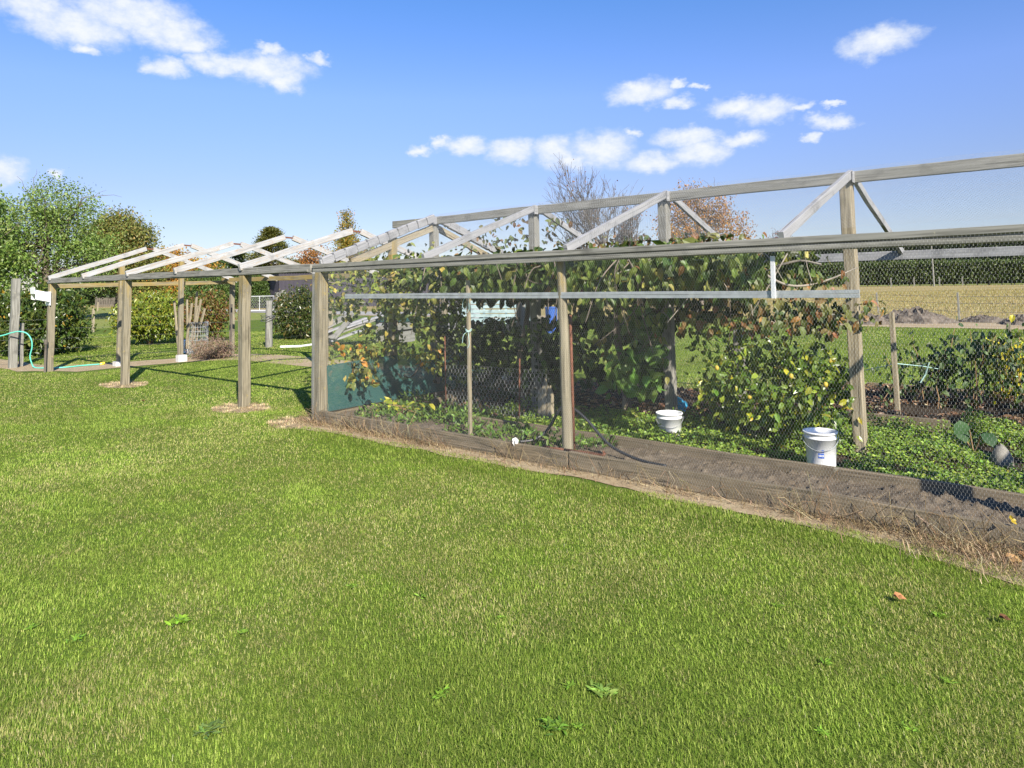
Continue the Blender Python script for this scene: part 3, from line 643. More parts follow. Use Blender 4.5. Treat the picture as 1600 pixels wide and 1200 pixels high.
def bushy(name, label, base, r, palette, ncl, per, leaf, sig, cat='shrub', group=None, lift=0., stems=9, mat_='leaf', full=False, lw=.5, bias=BIAS, jit=.22, shell=.35):
    base = np.asarray(base, float); t = thing(name, base, label, cat, group); b = MB(); r = np.asarray(r, float)
    c0_ = base + [0, 0, r[2] * .92 + lift]
    for i in range(stems):
        e = ell_pts(1, c0_, r * .8, .5)[0]; limb(b, base + rng.normal(0, .05, 3) * [1, 1, 0] - [0, 0, .03], e, max(.012, r[0] * .02), .004, .1, 6, 5)
    b.build('stem', M['bark'], t, True); c = MB(); P = clumps(ncl, per, c0_, r, np.broadcast_to(sig, (3,)), shell); P = P[P[:, 2] > base[2] + .03 + lift * .3]
    n = len(P); A, N = orient(n, bias, .6, .55); L = leaf * rng.uniform(.6, 1.25, n)
    c.leaves(P, A, N, L, L * lw, ncol(n, palette, jit), .2, .25, full); c.build('foliage', M[mat_], t); return t
bushy('broad_bush', 'bright green rounded bush in front of the dark shed end', gd(330, 62), (2.6, 2.6, 1.7), [(.07, .12, .025, 3), (.10, .15, .03, 2)], 170, 60, .2, .38)
bushy('broad_bush', 'dark green bush left of the dark corrugated shed', gd(402, 60), (2.1, 2.1, 1.5), [(.06, .10, .02, 3), (.085, .13, .025, 2)], 150, 60, .2, .36)
def hedge(name, label, P0, P1, w, h, palette, n, leaf, cat='hedge', dark_base=0., wob=.05, group=None):
    P0 = np.asarray(P0, float); P1 = np.asarray(P1, float); t = thing(name, (P0 + P1) / 2, label, cat, group); L = np.linalg.norm(P1 - P0); d = (P1 - P0) / L; s = np.array([d[1], -d[0], 0])
    b = MB()
    for u in np.arange(.5, L, max(1.2, L / 60)): limb(b, P0 + d * u - [0, 0, .1], P0 + d * u + [rng.normal(0, .2), 0, h * .8], .09, .03, .05, 5, 5)
    b.build('trunks', M['bark'], t, True)
    u = rng.random(n) * L; face = rng.random(n); hh = h * (1 + wob * 2 * (fbm(u * .12 + 3, u * 0, 8) - .5) * 2)
    z = np.where(face < .35, hh - rng.random(n) ** 2 * .5, dark_base + (hh - dark_base) * rng.random(n)); off = np.where(face < .35, rng.uniform(-.5, .5, n) * w, np.where(face < .9, .5 * w, -.5 * w) + rng.normal(0, .22, n))
    off *= 1 + .25 * (fbm(u * .5, z * .8 + 4, 12) - .5)
    P = P0 + d * u[:, None] + s * off[:, None] + np.stack([0 * z, 0 * z, z + rng.normal(0, .12, n)], 1)
    A, N = orient(n, s * .5 * np.sign(1) + np.array([0, 0, .5]), .6, .2); Ll = leaf * rng.uniform(.6, 1.3, n); c = MB(); c.leaves(P, A, N, Ll, Ll * .5, ncol(n, palette), .12, .1, False)
    # solid core, near-black so its colour gives the shade between the leaves
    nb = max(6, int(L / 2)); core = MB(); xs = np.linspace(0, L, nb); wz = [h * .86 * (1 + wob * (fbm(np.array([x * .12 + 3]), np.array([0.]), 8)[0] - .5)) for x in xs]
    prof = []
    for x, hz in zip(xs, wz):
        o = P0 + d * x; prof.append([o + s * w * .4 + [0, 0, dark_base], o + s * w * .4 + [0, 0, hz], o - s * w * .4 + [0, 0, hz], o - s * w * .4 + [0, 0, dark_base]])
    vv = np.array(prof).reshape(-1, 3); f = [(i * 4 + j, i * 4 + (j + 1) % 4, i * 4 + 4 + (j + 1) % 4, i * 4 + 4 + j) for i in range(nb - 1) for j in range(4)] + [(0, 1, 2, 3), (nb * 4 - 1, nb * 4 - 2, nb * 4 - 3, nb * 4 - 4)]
    core.add(vv, [f], (.02, .028, .01)); core.build('shade_core', M['leaf'], t)
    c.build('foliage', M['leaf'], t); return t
HGR = [(.075, .105, .028, 3), (.10, .13, .035, 3), (.05, .075, .02, 2)]
hedge('clipped_hedge', 'long clipped green hedge at the far side of the golden field', (-78, 141.5, 0), (24, 141.5, 0), 2.6, 4.3, HGR, 30000, .42, wob=.06, dark_base=.9)
hedge('shelterbelt', 'tall dark tree row behind the clipped hedge', (-120, 168, 0), (40, 168, 0), 6, 9.8, [(.028, .045, .014, 3), (.04, .06, .018, 2), (.06, .07, .02, 1)], 30000, .7, 'tree row', wob=.07)
hedge('olive_hedge', 'brownish olive hedge left of the clipped hedge', (-86, 118, 0), (-44, 128, 0), 4, 6.2, [(.11, .10, .035, 3), (.08, .085, .025, 3), (.15, .11, .04, 1)], 14000, .5, wob=.12)
hedge('dark_hedge', 'dark evergreen hedge behind the brown fence at left', gd(60, 84), gd(330, 96), 3.5, 3.6, DARK, 16000, .36, wob=.12)
hedge('green_hedge', 'green overgrown hedge behind the paling fence', gd(300, 100), gd(470, 104), 4, 5.0, [(.05, .085, .02, 3), (.07, .105, .025, 3)], 12000, .4, wob=.15)

# bare and nearly bare trees
def bare_tree(label, base, h, lean=.0, seed=1, levels=5, leafp=None, nleaf=0, spread=.42, r0=.17, fork=.22, tw=1.):
    base = np.asarray(base, float); t = thing('bare_tree' if nleaf < 3000 else 'autumn_tree', base, label, 'tree', GT); b = MB(); R = np.random.default_rng(seed); tips = []
    def grow(p, d, L, r, lv):
        n = 5; pts = [p]; dd = d.copy()
        for i in range(n):
            dd = nz(dd + R.normal(0, .09, 3) + [0, 0, .05]); pts.append(pts[-1] + dd * L / n)
        b.tube(pts, np.maximum(np.linspace(r, r * .55, n + 1), .012 * tw), 6 if lv > 2 else 4, caps=False)
        if lv <= 2: tips.extend(pts[2:])
        if lv == 0: return
        for k in range(R.integers(3, 5) if lv > 2 else (3 if lv > 1 else 2)):
            q = pts[R.integers(2, n + 1)]; nd_ = nz(dd + R.normal(0, spread, 3) + [0, 0, .12]); grow(q, nd_, L * R.uniform(.58, .82), r * .5, lv - 1)
    grow(base - [0, 0, .1], np.array([lean, 0, 1.]), h * fork, r0, levels)
    for k in range(3): 
        a = R.random() * 6.28; grow(base + [0, 0, h * (.1 + .06 * k)], nz(np.array([math.cos(a) * .5, math.sin(a) * .5, 1.])), h * .26, r0 * .7, levels - 1)
    b.build('trunk', M['twig'], t, True)
    if nleaf:
        T = np.array(tips); P = T[R.integers(0, len(T), nleaf)] + R.normal(0, .16, (nleaf, 3)); A, N = orient(nleaf, (.2, -.3, .5), .8, .4); L = R.uniform(.1, .2, nleaf)
        c = MB(); c.leaves(P, A, N, L, L * .6, ncol(nleaf, leafp), .15, .2, False); c.build('crown', M['leaf'], t)
    return t
bare_tree('tall leafless tree with fine upright twigs behind the ridge beam', gd(968, 46), 11.4, 0, 11, 6, [(.22, .11, .05, 1)], 250, .30, .18, .25, .7)
bare_tree('smaller leafless tree with russet remnants, left of the tall one', gd(912, 50), 9.8, 0, 5, 5, [(.2, .09, .05, 1)], 400, .34, .13, .24, .7)
tree('autumn_tree', 'half bare autumn tree with rusty brown leaves behind the ridge beam', gd(1097, 44), 8.0, .2,
     [(0, 0, 4.6, 2.3, 2.3, 2.3), (-1.2, -.9, 5.2, 1.3, 1.3, 1.6), (1.4, 1.1, 4.4, 1.5, 1.5, 1.7), (-.3, -.2, 6.6, 1.2, 1.2, 1.1), (.7, .5, 6.2, 1.0, 1.0, 1.2)], [(.37, .18, .045, 3), (.28, .14, .04, 3), (.42, .25, .06, 1.5), (.17, .12, .04, 1)], 250, 32, .15, .3, 26, GT, bark='bark', twigs=260)
bare_tree('small dark twiggy tree far behind the white rafter', gd(1212, 62), 8.0, 0, 31, 5, [(.2, .08, .06, 1)], 1200, .55, .12, .24, 1.3)
bare_tree('low brown half bare tree behind the middle of the cage', gd(1000, 52), 7.4, 0, 47, 5, [(.24, .11, .04, 2), (.2, .15, .05, 1)], 2600, .5, .12)

# ------------------------------------------------------------------ shed, fences, gate
sh = thing('dark_shed', gd(520, 56), 'long dark corrugated shed beyond the round dark bush', 'shed')
def shed_wall(b):
    a = gd(436, 55); c = gd(716, 62); d = c - a; L = np.linalg.norm(d); d /= L; s = np.array([-d[1], d[0], 0]); n = int(L / .05)
    xs = np.linspace(0, L, n); w = np.where((np.arange(n) % 4) < 2, .0, -.04); v = []
    for x, o in zip(xs, w): v += [a + d * x + s * o, a + d * x + s * o + [0, 0, 3.1]]
    b.add(v, [[(2 * i, 2 * i + 2, 2 * i + 3, 2 * i + 1) for i in range(n - 1)]])
    e0 = a + s * 7; xs2 = 140; v = []
    for k in range(xs2):
        q = a + (e0 - a) * k / (xs2 - 1) - d * (.04 if k % 4 < 2 else 0.); v += [q, q + [0, 0, 3.1 + .25 * min(k, xs2 - 1 - k) / (xs2 / 2)]]
    b.add(v, [[(2 * i, 2 * i + 2, 2 * i + 3, 2 * i + 1) for i in range(xs2 - 1)]])
part('wall', shed_wall, M['shed'], sh)
def shed_roof(b):
    a = gd(436, 55); c = gd(716, 62); d = nz(c - a); L = np.linalg.norm(c - a); s = np.array([-d[1], d[0], 0])
    for k in (0, 1):
        p0 = a - d * .3 + s * (-.25 if k == 0 else 7.25) + [0, 0, 3.13]; p1 = a - d * .3 + s * 3.5 + [0, 0, 3.4]
        v = [p0, p0 + d * (L + .6), p1 + d * (L + .6), p1]; v += [q + [0, 0, -.05] for q in v]
        b.add(v, [[(0, 1, 2, 3), (7, 6, 5, 4), (0, 4, 5, 1), (1, 5, 6, 2), (2, 6, 7, 3), (3, 7, 4, 0)]])
part('roof', shed_roof, M['shed'], sh)
def gutter(b):
    a = gd(436, 55); c = gd(716, 62); d = nz(c - a); s = np.array([-d[1], d[0], 0]); b.box(a - s * .32 + [0, 0, 3.06], c - s * .32 + [0, 0, 3.06], .12, .1)
part('gutter', gutter, M['shed'], sh)

def paling(label, a, c, h, mt, pitch=.16, group=None, rails=2):
    t = thing('paling_fence', (a + c) / 2, label, 'fence', group); d = c - a; L = np.linalg.norm(d); d /= L; s = np.array([d[1], -d[0], 0])
    def pal_(b):
        for x in np.arange(0, L, pitch): b.box(a + d * x + s * .03, a + d * x + s * .03 + [0, 0, h + rng.normal(0, .02)], pitch * .78, .02, up=s)
    part('palings', pal_, M[mt], t)
    def rl(b):
        for z in np.linspace(.25, h - .2, rails): b.box(a + [0, 0, z], c + [0, 0, z], .04, .08)
    part('rails', rl, M[mt], t)
    for x in np.arange(0, L + .01, max(2.0, L / 8)):
        part('post', lambda b: b.box(a + d * x - s * .06, a + d * x - s * .06 + [0, 0, h + .1], .1, .1, up=s), M[mt], t)
    return t
paling('grey paling fence behind the metal gate', gd(352, 66), gd(432, 70), 1.15, 'grey_wood')
paling('brown paling fence along the foot of the dark hedge', gd(150, 76), gd(345, 82), 1.0, 'dark_wood')
gt = thing('metal_gate', gd(400, 50), 'pale tubular gate with mesh by the gravel driveway', 'gate')
ga, gb = gd(383, 50), gd(428, 50)
def gate(b):
    b.tube([ga + [0, 0, .1], ga + [0, 0, 1.1], gb + [0, 0, 1.1], gb + [0, 0, .1], ga + [0, 0, .1]], .025, 6)
    m = (ga + gb) / 2; b.tube([m + [0, 0, .1], m + [0, 0, 1.1]], .018, 6)
part('gate_frame', gate, M['steel_paint'], gt)
def gmesh(b):
    L = np.linalg.norm(gb - ga); hexnet(b, ga + [0, 0, .12], (gb - ga) / L, (0, 0, 1), L, .96, .12, .008, False, .0)
part('gate_mesh', gmesh, M['wire'], gt)
b = MB(); q = gd(434, 50.3); b.box(q, q + [0, 0, 1.35], .3, .3, up=(1, 0, 0), seg=4, jit=.005); b.box(q + [.25, .25, 0], q + [.25, .25, 1.5], .25, .25, up=(1, 0, 0))
tag(b.build('gate_post', M['grey_wood']), 'thick grey strainer post beside the metal gate', 'gate post')

GF = 'thin posts of the paddock fence'
for x, yb, yt, lab in ((1373, 490, 457, 'thin leaning paddock post left of the bigger soil heap'), (1499, 500, 457, 'thin upright paddock post right of the bigger soil heap'), (1144, 496, 462, 'thin paddock post seen through the withered vine')):
    q = G(x, yb); hgt = (yb - yt) / F_PX * ((q - EYE) @ _fw); b = MB(); b.box(q - [0, 0, .1], q + [-.04 if x == 1373 else 0, 0, hgt], .075, .06, up=(1, 0, 0), seg=3, jit=.006)
    tag(b.build('paddock_post', M['grey_wood']), lab, 'fence post', GF)
for x, yb, yt, lab in ((145, 519, 482, 'pale thin post standing in the pasture at left'), (153, 484, 470, 'pale post in front of the brown fence at left')):
    q = G(x, yb) if yb > 500 else gd(x, 60); hgt = (yb - yt) / F_PX * ((q - EYE) @ _fw); b = MB(); b.box(q - [0, 0, .1], q + [0, 0, hgt], .09, .08, up=(1, 0, 0), seg=3, jit=.006)
    tag(b.build('pasture_post', M['pale_wood']), lab, 'fence post')
for k, x in enumerate((1430, 1470, 1506, 1546, 1582, 1394)):
    q = gd(x, 118); b = MB(); b.box(q, q + [0, 0, 1.5], .16, .16, up=(1, 0, 0)); tag(b.build('hedge_post', M['grey_wood']), 'small grey post in front of the clipped hedge', 'fence post', 'posts along the clipped hedge')
q = gd(1461, 112); b = MB(); b.tube([q, q + [0, 0, 7.2]], [.13, .1], 8); b.box(q + [-.6, .4, 6.9], q + [.6, -.4, 6.9], .08, .1); tag(b.build('power_pole', M['grey_wood']), 'slim grey pole rising in front of the clipped hedge', 'pole')
pf = MB()
for z in (.3, .6, .85): pf.tube([(-60, 33.5, z), (-20, 31.8, z), (-7.7, 34, z), (-4.1, 30.3, z), (12, 28.9, z)], .006, 5)
tag(pf.build('fence_wires', M['darkwire']), 'thin wires strung along the paddock posts', 'fence wire')

def heap(label, c, r, h, seed):
    n, m = 26, 12; v = []
    for j in range(m):
        for i in range(n):
            a = i / n * 6.283; u = j / (m - 1); rr = u * (1 + .3 * (fbm(np.array([a * 1.7 + seed]), np.array([seed * 1.]), 3)[0] - .5))
            z = h * (1 - u ** 1.7) * (.6 + .8 * fbm(np.array([a * 2. + u * 3]), np.array([u * 5 + seed]), 6)[0]) + rng.normal(0, h * .13) * (u < .97)
            v.append([c[0] + r[0] * rr * math.cos(a), c[1] + r[1] * rr * math.sin(a), max(z, -.02)])
    f = [(j * n + i, j * n + (i + 1) % n, (j + 1) * n + (i + 1) % n, (j + 1) * n + i) for j in range(m - 1) for i in range(n)]
    b = MB(); b.add(v, [f]); return tag(b.build('soil_heap', M['heap']), label, 'soil heap', 'dark heaps along the dirt track')
def hp_(x, y): return G(x, y)
heap('largest dark soil heap, between the two thin paddock posts', hp_(1428, 504), (1.35, .9), .42, 1)
heap('flat grey soil heap right of the upright paddock post', hp_(1537, 503), (.85, .6), .2, 2)
heap('dark soil heap at the right edge of the view', hp_(1606, 507), (.8, .7), .3, 3)
heap('dirt heap partly hidden behind the withered vine leaves', hp_(1350, 506), (1.0, .7), .35, 4)

# ------------------------------------------------------------------ shrubs on the left lawn
bushy('camellia_shrub', 'large dark glossy shrub behind the hose at far left', gd(62, 18.6), (1.15, 1.15, .98), [(.05, .085, .016, 3), (.075, .115, .02, 3), (.13, .15, .03, 1.3), (.42, .27, .03, .12)], 330, 24, .13, .13, stems=12, mat_='gloss_leaf', lw=.45)
bushy('camellia_shrub', 'dark shrub clump beyond the large shrub at the left edge', gd(-20, 20), (1.3, 1.3, .95), [(.05, .085, .016, 3), (.09, .12, .02, 2), (.45, .3, .03, .12)], 170, 22, .13, .14, stems=8, mat_='gloss_leaf', lw=.45)
s2 = gd(268, 21.5)
bushy('rhododendron_shrub', 'round shrub with bright yellow green leaves behind the bare frame', s2 + [-.45, -.4, 0], (1.0, 1.0, .68), [(.20, .24, .03, 3), (.14, .19, .025, 3), (.26, .27, .035, 2), (.5, .25, .02, .15)], 270, 24, .125, .12, lift=.25, stems=9, mat_='gloss_leaf', lw=.42)
bushy('rhododendron_shrub', 'reddish brown tinted shrub right of the bundle of stakes', gd(328, 21.8), (.72, .72, .64), [(.15, .12, .03, 3), (.16, .07, .025, 2), (.12, .15, .025, 2)], 130, 22, .115, .11, lift=.3, stems=8, lw=.42)
bushy('camellia_shrub', 'small dark round shrub left of the cage corner post', gd(470, 22.6), (.95, .95, .86), [(.045, .065, .015, 3), (.07, .09, .02, 3), (.17, .13, .04, 1)], 210, 22, .11, .12, stems=10, mat_='gloss_leaf', lw=.45)
bushy('dry_bush', 'low brown dried lavender bush by the white bag', G(328, 560), (.62, .5, .22), [(.26, .18, .13, 3), (.2, .14, .1, 2), (.3, .24, .17, 1)], 130, 30, .09, .07, stems=40, lw=.12, mat_='straw')
# bundle of stakes, bag, wire cylinder
GS = 'stakes leaning in the bundle'
bc = G(297, 551)
for k, (x0, y0, x1, y1) in enumerate([(279, 548, 272, 470), (285, 548, 281, 486), (290, 545, 300, 474), (294, 545, 292, 468), (296, 545, 309, 478), (299, 545, 314, 468), (301, 545, 308, 456), (303, 545, 320, 482)]):
    dep = 17.2 + .05 * k; b = MB(); a_ = D(x0, y0, dep); a_[2] = max(a_[2], .0); b.box(a_, D(x1, y1, dep), .045, .04, up=(1, 0, 0), seg=3, jit=.004)
    tag(b.build('garden_stake', M['pale_wood']), 'pale wooden stake leaning in the bundle by the white bag', 'stake', GS)
b = MB(); n, m = 20, 8; v = []
for j in range(m):
    for i in range(n):
        a = i / n * 6.283; rr = .19 * (1 + .1 * math.sin(a * 3 + j)) * (.95 + .05 * j / m); sq = 1 / max(abs(math.cos(a)), abs(math.sin(a))) ** .5
        v.append([bc[0] + rr * sq * math.cos(a), bc[1] - .1 + rr * sq * .8 * math.sin(a), .0 + .33 * j / (m - 1) + rng.normal(0, .006)])
b.add(v, [[(j * n + i, j * n + (i + 1) % n, (j + 1) * n + (i + 1) % n, (j + 1) * n + i) for j in range(m - 1) for i in range(n)], ]); b.f.append((np.arange((m - 1) * n, m * n)[None], None, 0))
tag(b.build('white_bag', M['white_plastic']), 'white bag standing at the foot of the stake bundle', 'bag')
b = MB(); cc = gd(311, 17.6); t = np.linspace(0, 6.283, 25)
for z in np.linspace(.05, .8, 8): b.tube(np.stack([cc[0] + .22 * np.cos(t), cc[1] + .22 * np.sin(t), np.full(25, z)], 1), .005, 4)
for a in t[:-1]: b.tube([(cc[0] + .22 * math.cos(a), cc[1] + .22 * math.sin(a), 0), (cc[0] + .22 * math.cos(a), cc[1] + .22 * math.sin(a), .82)], .004, 4)
tag(b.build('wire_cylinder', M['galv']), 'upright cylinder of galvanised wire mesh beside the stakes', 'wire mesh')
b = MB(); b.tube([G(438, 542, .03), G(470, 541, .03), G(498, 537, .03)], .03, 8); tag(b.build('white_pipe', M['white_plastic']), 'white pipe lying on the grass left of the cage', 'pipe')

# ------------------------------------------------------------------ clutter beyond the cage
GP = 'grey planks heaped in the timber pile'
for k, (x0, y0, x1, y1, dep) in enumerate([(506, 514, 560, 490, 19.5), (508, 520, 572, 497, 19.4), (512, 527, 585, 500, 19.3), (516, 533, 575, 512, 19.2), (508, 508, 548, 489, 19.7), (540, 512, 600, 492, 19.5), (520, 530, 545, 500, 19.1), (552, 520, 600, 506, 19.2)]):
    b = MB(); b.box(D(x0, y0, dep), D(x1, y1, dep + .6), .2, .045, seg=3, jit=.006); tag(b.build('loose_plank', M['white_wood'] if k % 2 else M['grey_wood']), 'weathered grey plank in the leaning timber pile behind the cage', 'plank', GP)
b = MB(); q = G(515, 540); b.box(q - [0, 0, .1], q + [0, 0, .95], .13, .12, up=(1, 0, 0), seg=4, jit=.004); tag(b.build('pile_post', M['pale_wood']), 'pale square post that the timber pile leans against', 'post')
def box_on_ground(b, c, d, w, l, h, z0=0.): 
    d = nz(d); b.box(np.asarray(c) - d * l / 2 + [0, 0, z0 + h / 2], np.asarray(c) + d * l / 2 + [0, 0, z0 + h / 2], w, h)
tr = thing('slatted_trailer', gd(780, 24), 'pale teal slatted trailer body standing behind the dark shrub', 'trailer')
ta, tb = gd(722, 24.0), gd(826, 23.2); td = nz(tb - ta); ts = np.array([td[1], -td[0], 0])
def slats(b):
    for k in range(5): b.box(ta + [0, 0, .42 + k * .15], tb + [0, 0, .42 + k * .15], .03, .115, seg=5, jit=.004)
part('slats', slats, M['teal_paint'], tr)
for u in (0., .33, .66, 1.):
    part('upright', lambda b: b.box(ta + (tb - ta) * u + ts * -.04 + [0, 0, .3], ta + (tb - ta) * u + ts * -.04 + [0, 0, 1.2], .07, .05, up=ts), M['teal_paint'], tr)
part('deck', lambda b: box_on_ground(b, (ta + tb) / 2 - ts * .7, td, 1.4, np.linalg.norm(tb - ta), .06, .34), M['grey_wood'], tr)
for u in (.3, .75):
    w0 = ta + (tb - ta) * u + ts * -.1 + [0, 0, .27]
    part('wheel', lambda b: b.tube([w0 - ts * .02, w0 - ts * .16], [.27, .27], 18), M['black_plastic'], tr)
b = MB(); q = gd(861, 23); b.lathe(q, [(.0, 0), (.17, 0), (.2, .8), (.22, .8), (.22, .84), (.0, .86)], 20); tag(b.build('blue_barrel', M['blue']), 'blue barrel half hidden behind the log post', 'barrel')
cb_ = thing('compost_box', gd(620, 20.5), 'low box draped in dark green cloth beside the timber pile', 'box')
part('box_frame', lambda b: box_on_ground(b, gd(618, 20.5), td, .8, .85, .62), M['grey_wood'], cb_)
part('cloth_cover', lambda b: box_on_ground(b, gd(618, 20.5), td, .88, .93, .1, .6), M['cloth'], cb_)
b = MB()
for k in range(5):
    q = gd(690 + k * 11, 26); 
    b.add(q + np.array([[-.25, 0, 0], [.25, 0, 0], [.25, .3, 0], [-.25, .3, 0], [-.22, 0, .8 + .1 * (k % 3)], [.2, 0, .9 + .1 * (k % 2)], [.2, .3, .8], [-.22, .3, .75]]), [[(0, 1, 5, 4), (1, 2, 6, 5), (2, 3, 7, 6), (3, 0, 4, 7), (4, 5, 6, 7)]])
tag(b.build('stacked_boards', M['white_wood']), 'whitish boards stacked upright behind the shaded shrub', 'boards')

# ------------------------------------------------------------------ plants inside the cage
KIWI = [(.07, .11, .024, 3), (.105, .15, .032, 3), (.155, .19, .042, 2.2), (.24, .22, .05, .6), (.2, .11, .04, .3), (.04, .065, .016, 1.2)]
KIWI_SHADE = [(.03, .052, .013, 3), (.045, .07, .017, 2), (.06, .055, .02, 1)]  # leaves added deep in the vines, colour darkened for the shade inside
KBR = [(.10, .13, .035, 3), (.15, .155, .045, 2.5), (.20, .13, .05, 1.6), (.24, .12, .05, .7), (.34, .17, .05, .2)]
APP = [(.12, .155, .035, 3), (.18, .20, .045, 3), (.27, .26, .06, 1.6), (.38, .30, .06, .6), (.08, .11, .03, 1.5)]
APO = [(.20, .21, .045, 3), (.34, .28, .05, 1.5), (.45, .20, .03, 1.1), (.12, .15, .03, 2)]
def plant(name, label, base, cat, leaf_sets, wood_paths, bark='bark', group=None):
    t = thing(name, base, label, cat, group); b = MB()
    for pth, r in wood_paths: b.tube(smooth_path(pth, 5), np.linspace(r[0], r[1], (len(pth) - 1) * 5 + 1), 7, caps=False)
    if wood_paths: b.build('stems', M[bark], t, True)
    c = MB()
    for pts, Lf, palette, lw, bias, down in leaf_sets:
        n = len(pts); A, N = orient(n, bias, .55, down); L = Lf * rng.uniform(.55, 1.25, n); c.leaves(pts, A, N, L, L * lw, ncol(n, palette, .28), .22, .42, True)
    c.build('leaves', M['leaf'], t); return t
def top_pts(n, x0, x1, ya=5.6, yb=8.7, za=1.60, zb=1.93): return np.stack([rng.uniform(x0, x1, n), rng.uniform(ya, yb, n), rng.uniform(za, zb, n)], 1)
FB = (.45, -.75, .45); UB = (.2, -.3, 1.)
def cordon(x0, x1, y, z, n=7): return [(x0 + (x1 - x0) * k / (n - 1), y + rng.normal(0, .06), z + rng.normal(0, .04)) for k in range(n)]
def shoots(n, x0, x1, Ya, Yb, z0, dz):
    out = []
    for k in range(n):
        s = np.array([rng.uniform(x0, x1), rng.uniform(Ya, Yb), z0 + rng.normal(0, .06)]); e = s + np.array([rng.normal(0, .25), rng.normal(-.1, .2), -abs(rng.normal(dz, dz * .4))])
        out.append(([s, (s + e) / 2 + rng.normal(0, .08, 3) + [0, 0, .08], e], (.008, .003)))
    return out
b1 = np.array([-7.15, 6.35, 0])
plant('apple_tree', 'espaliered apple tree with small yellow green leaves by the cage corner', G(600, 632), 'fruit tree',
      [(rect_pts(620, 502, 408, 690, 470, 5.4, 6.8), .085, APP, .62, FB, .5), (rect_pts(420, 500, 462, 680, 500, 5.4, 6.6), .085, APP, .62, FB, .5), (rect_pts(330, 504, 535, 590, 606, 5.35, 5.95), .085, APO, .62, FB, .6),
       (rect_pts(330, 560, 505, 690, 556, 5.6, 6.6), .08, APP, .62, FB, .5), (rect_pts(70, 655, 545, 692, 585, 6., 6.8), .075, APO, .62, FB, .5), (rect_pts(110, 560, 378, 680, 408, 6.0, 7.4), .08, APP, .62, FB, .5)],
      [([G(601, 632), G(601, 632) + [0, .02, .5], G(601, 632) + [.03, .0, 1.1], G(601, 632) + [.05, -.05, 1.7]], (.035, .018))] +
      [([V(600, 560, 6.3), V(560, 548, 6.0), V(520, 560, 5.7)], (.014, .006)), ([V(600, 520, 6.3), V(660, 512, 6.3), V(700, 500, 6.4)], (.014, .006)), ([V(600, 470, 6.3), V(560, 450, 6.0), V(510, 440, 5.7)], (.014, .006)), ([V(602, 560, 6.3), V(640, 590, 6.4), V(668, 545, 6.4)], (.012, .005))])
plant('kiwifruit_vine', 'kiwifruit vine with hanging green leaves between corner post and log post', (-5.75, 7.1, 0), 'vine',
      [(rect_pts(720, 690, 398, 882, 456, 5.35, 7.9), .105, KIWI, .56, FB, 1.8), (rect_pts(150, 770, 338, 892, 402, 6.9, 8.1), .085, KBR, .6, FB, .6), (rect_pts(70, 690, 352, 780, 402, 7., 8.2), .075, KBR, .6, FB, .6), (rect_pts(500, 690, 420, 880, 470, 7.2, 8.8), .13, KIWI_SHADE, .74, FB, .8), (rect_pts(260, 690, 500, 880, 600, 7.8, 8.8), .12, KIWI_SHADE, .74, FB, .8), (top_pts(1500, -6.9, -4.5), .14, KIWI, .75, UB, .3), (rect_pts(160, 640, 455, 730, 500, 6.0, 7.4), .11, KIWI, .7, FB, .8)],
      [([(-5.75, 7.1, 0), (-5.8, 7.05, .6), (-5.7, 7.1, 1.2), (-5.6, 7.0, 1.75)], (.05, .03)), (cordon(-7.0, -4.6, 6.6, 1.78), (.02, .012)), (cordon(-6.8, -4.6, 7.6, 1.85), (.02, .012))] + shoots(34, -6.8, -4.6, 5.45, 7.6, 1.85, .4))
plant('kiwifruit_vine', 'kiwifruit vine with a dense dark leaf curtain right of the log post', (-4.45, 7.4, 0), 'vine',
      [(rect_pts(760, 886, 396, 1064, 466, 5.35, 7.9), .108, KIWI, .56, FB, 1.8), (rect_pts(400, 886, 466, 1045, 590, 6.2, 7.8), .105, KIWI, .6, FB, 1.3), (rect_pts(130, 950, 545, 1030, 615, 6.1, 6.8), .14, [(.09, .17, .03, 3), (.12, .2, .04, 2)], .62, FB, .6), (rect_pts(110, 900, 366, 1060, 398, 6.4, 8), .08, KBR, .6, FB, .6), (rect_pts(800, 890, 420, 1050, 600, 7.6, 8.8), .13, KIWI_SHADE, .74, FB, .8), (top_pts(1500, -4.7, -2.7), .14, KIWI, .75, UB, .3), (rect_pts(120, 985, 480, 1040, 560, 6.6, 7.6), .14, [(.07, .14, .03, 3), (.1, .17, .04, 2)], .7, FB, .6)],
      [([(-4.45, 7.4, 0), (-4.4, 7.3, .5), (-4.5, 7.3, 1.1), (-4.2, 7.2, 1.75)], (.055, .035)), (cordon(-4.9, -2.9, 6.5, 1.78), (.02, .012)), (cordon(-4.8, -2.9, 7.6, 1.85), (.02, .012))] + shoots(40, -4.8, -2.9, 5.45, 7.8, 1.85, .6))
kt = V(1050, 617, 8.3)
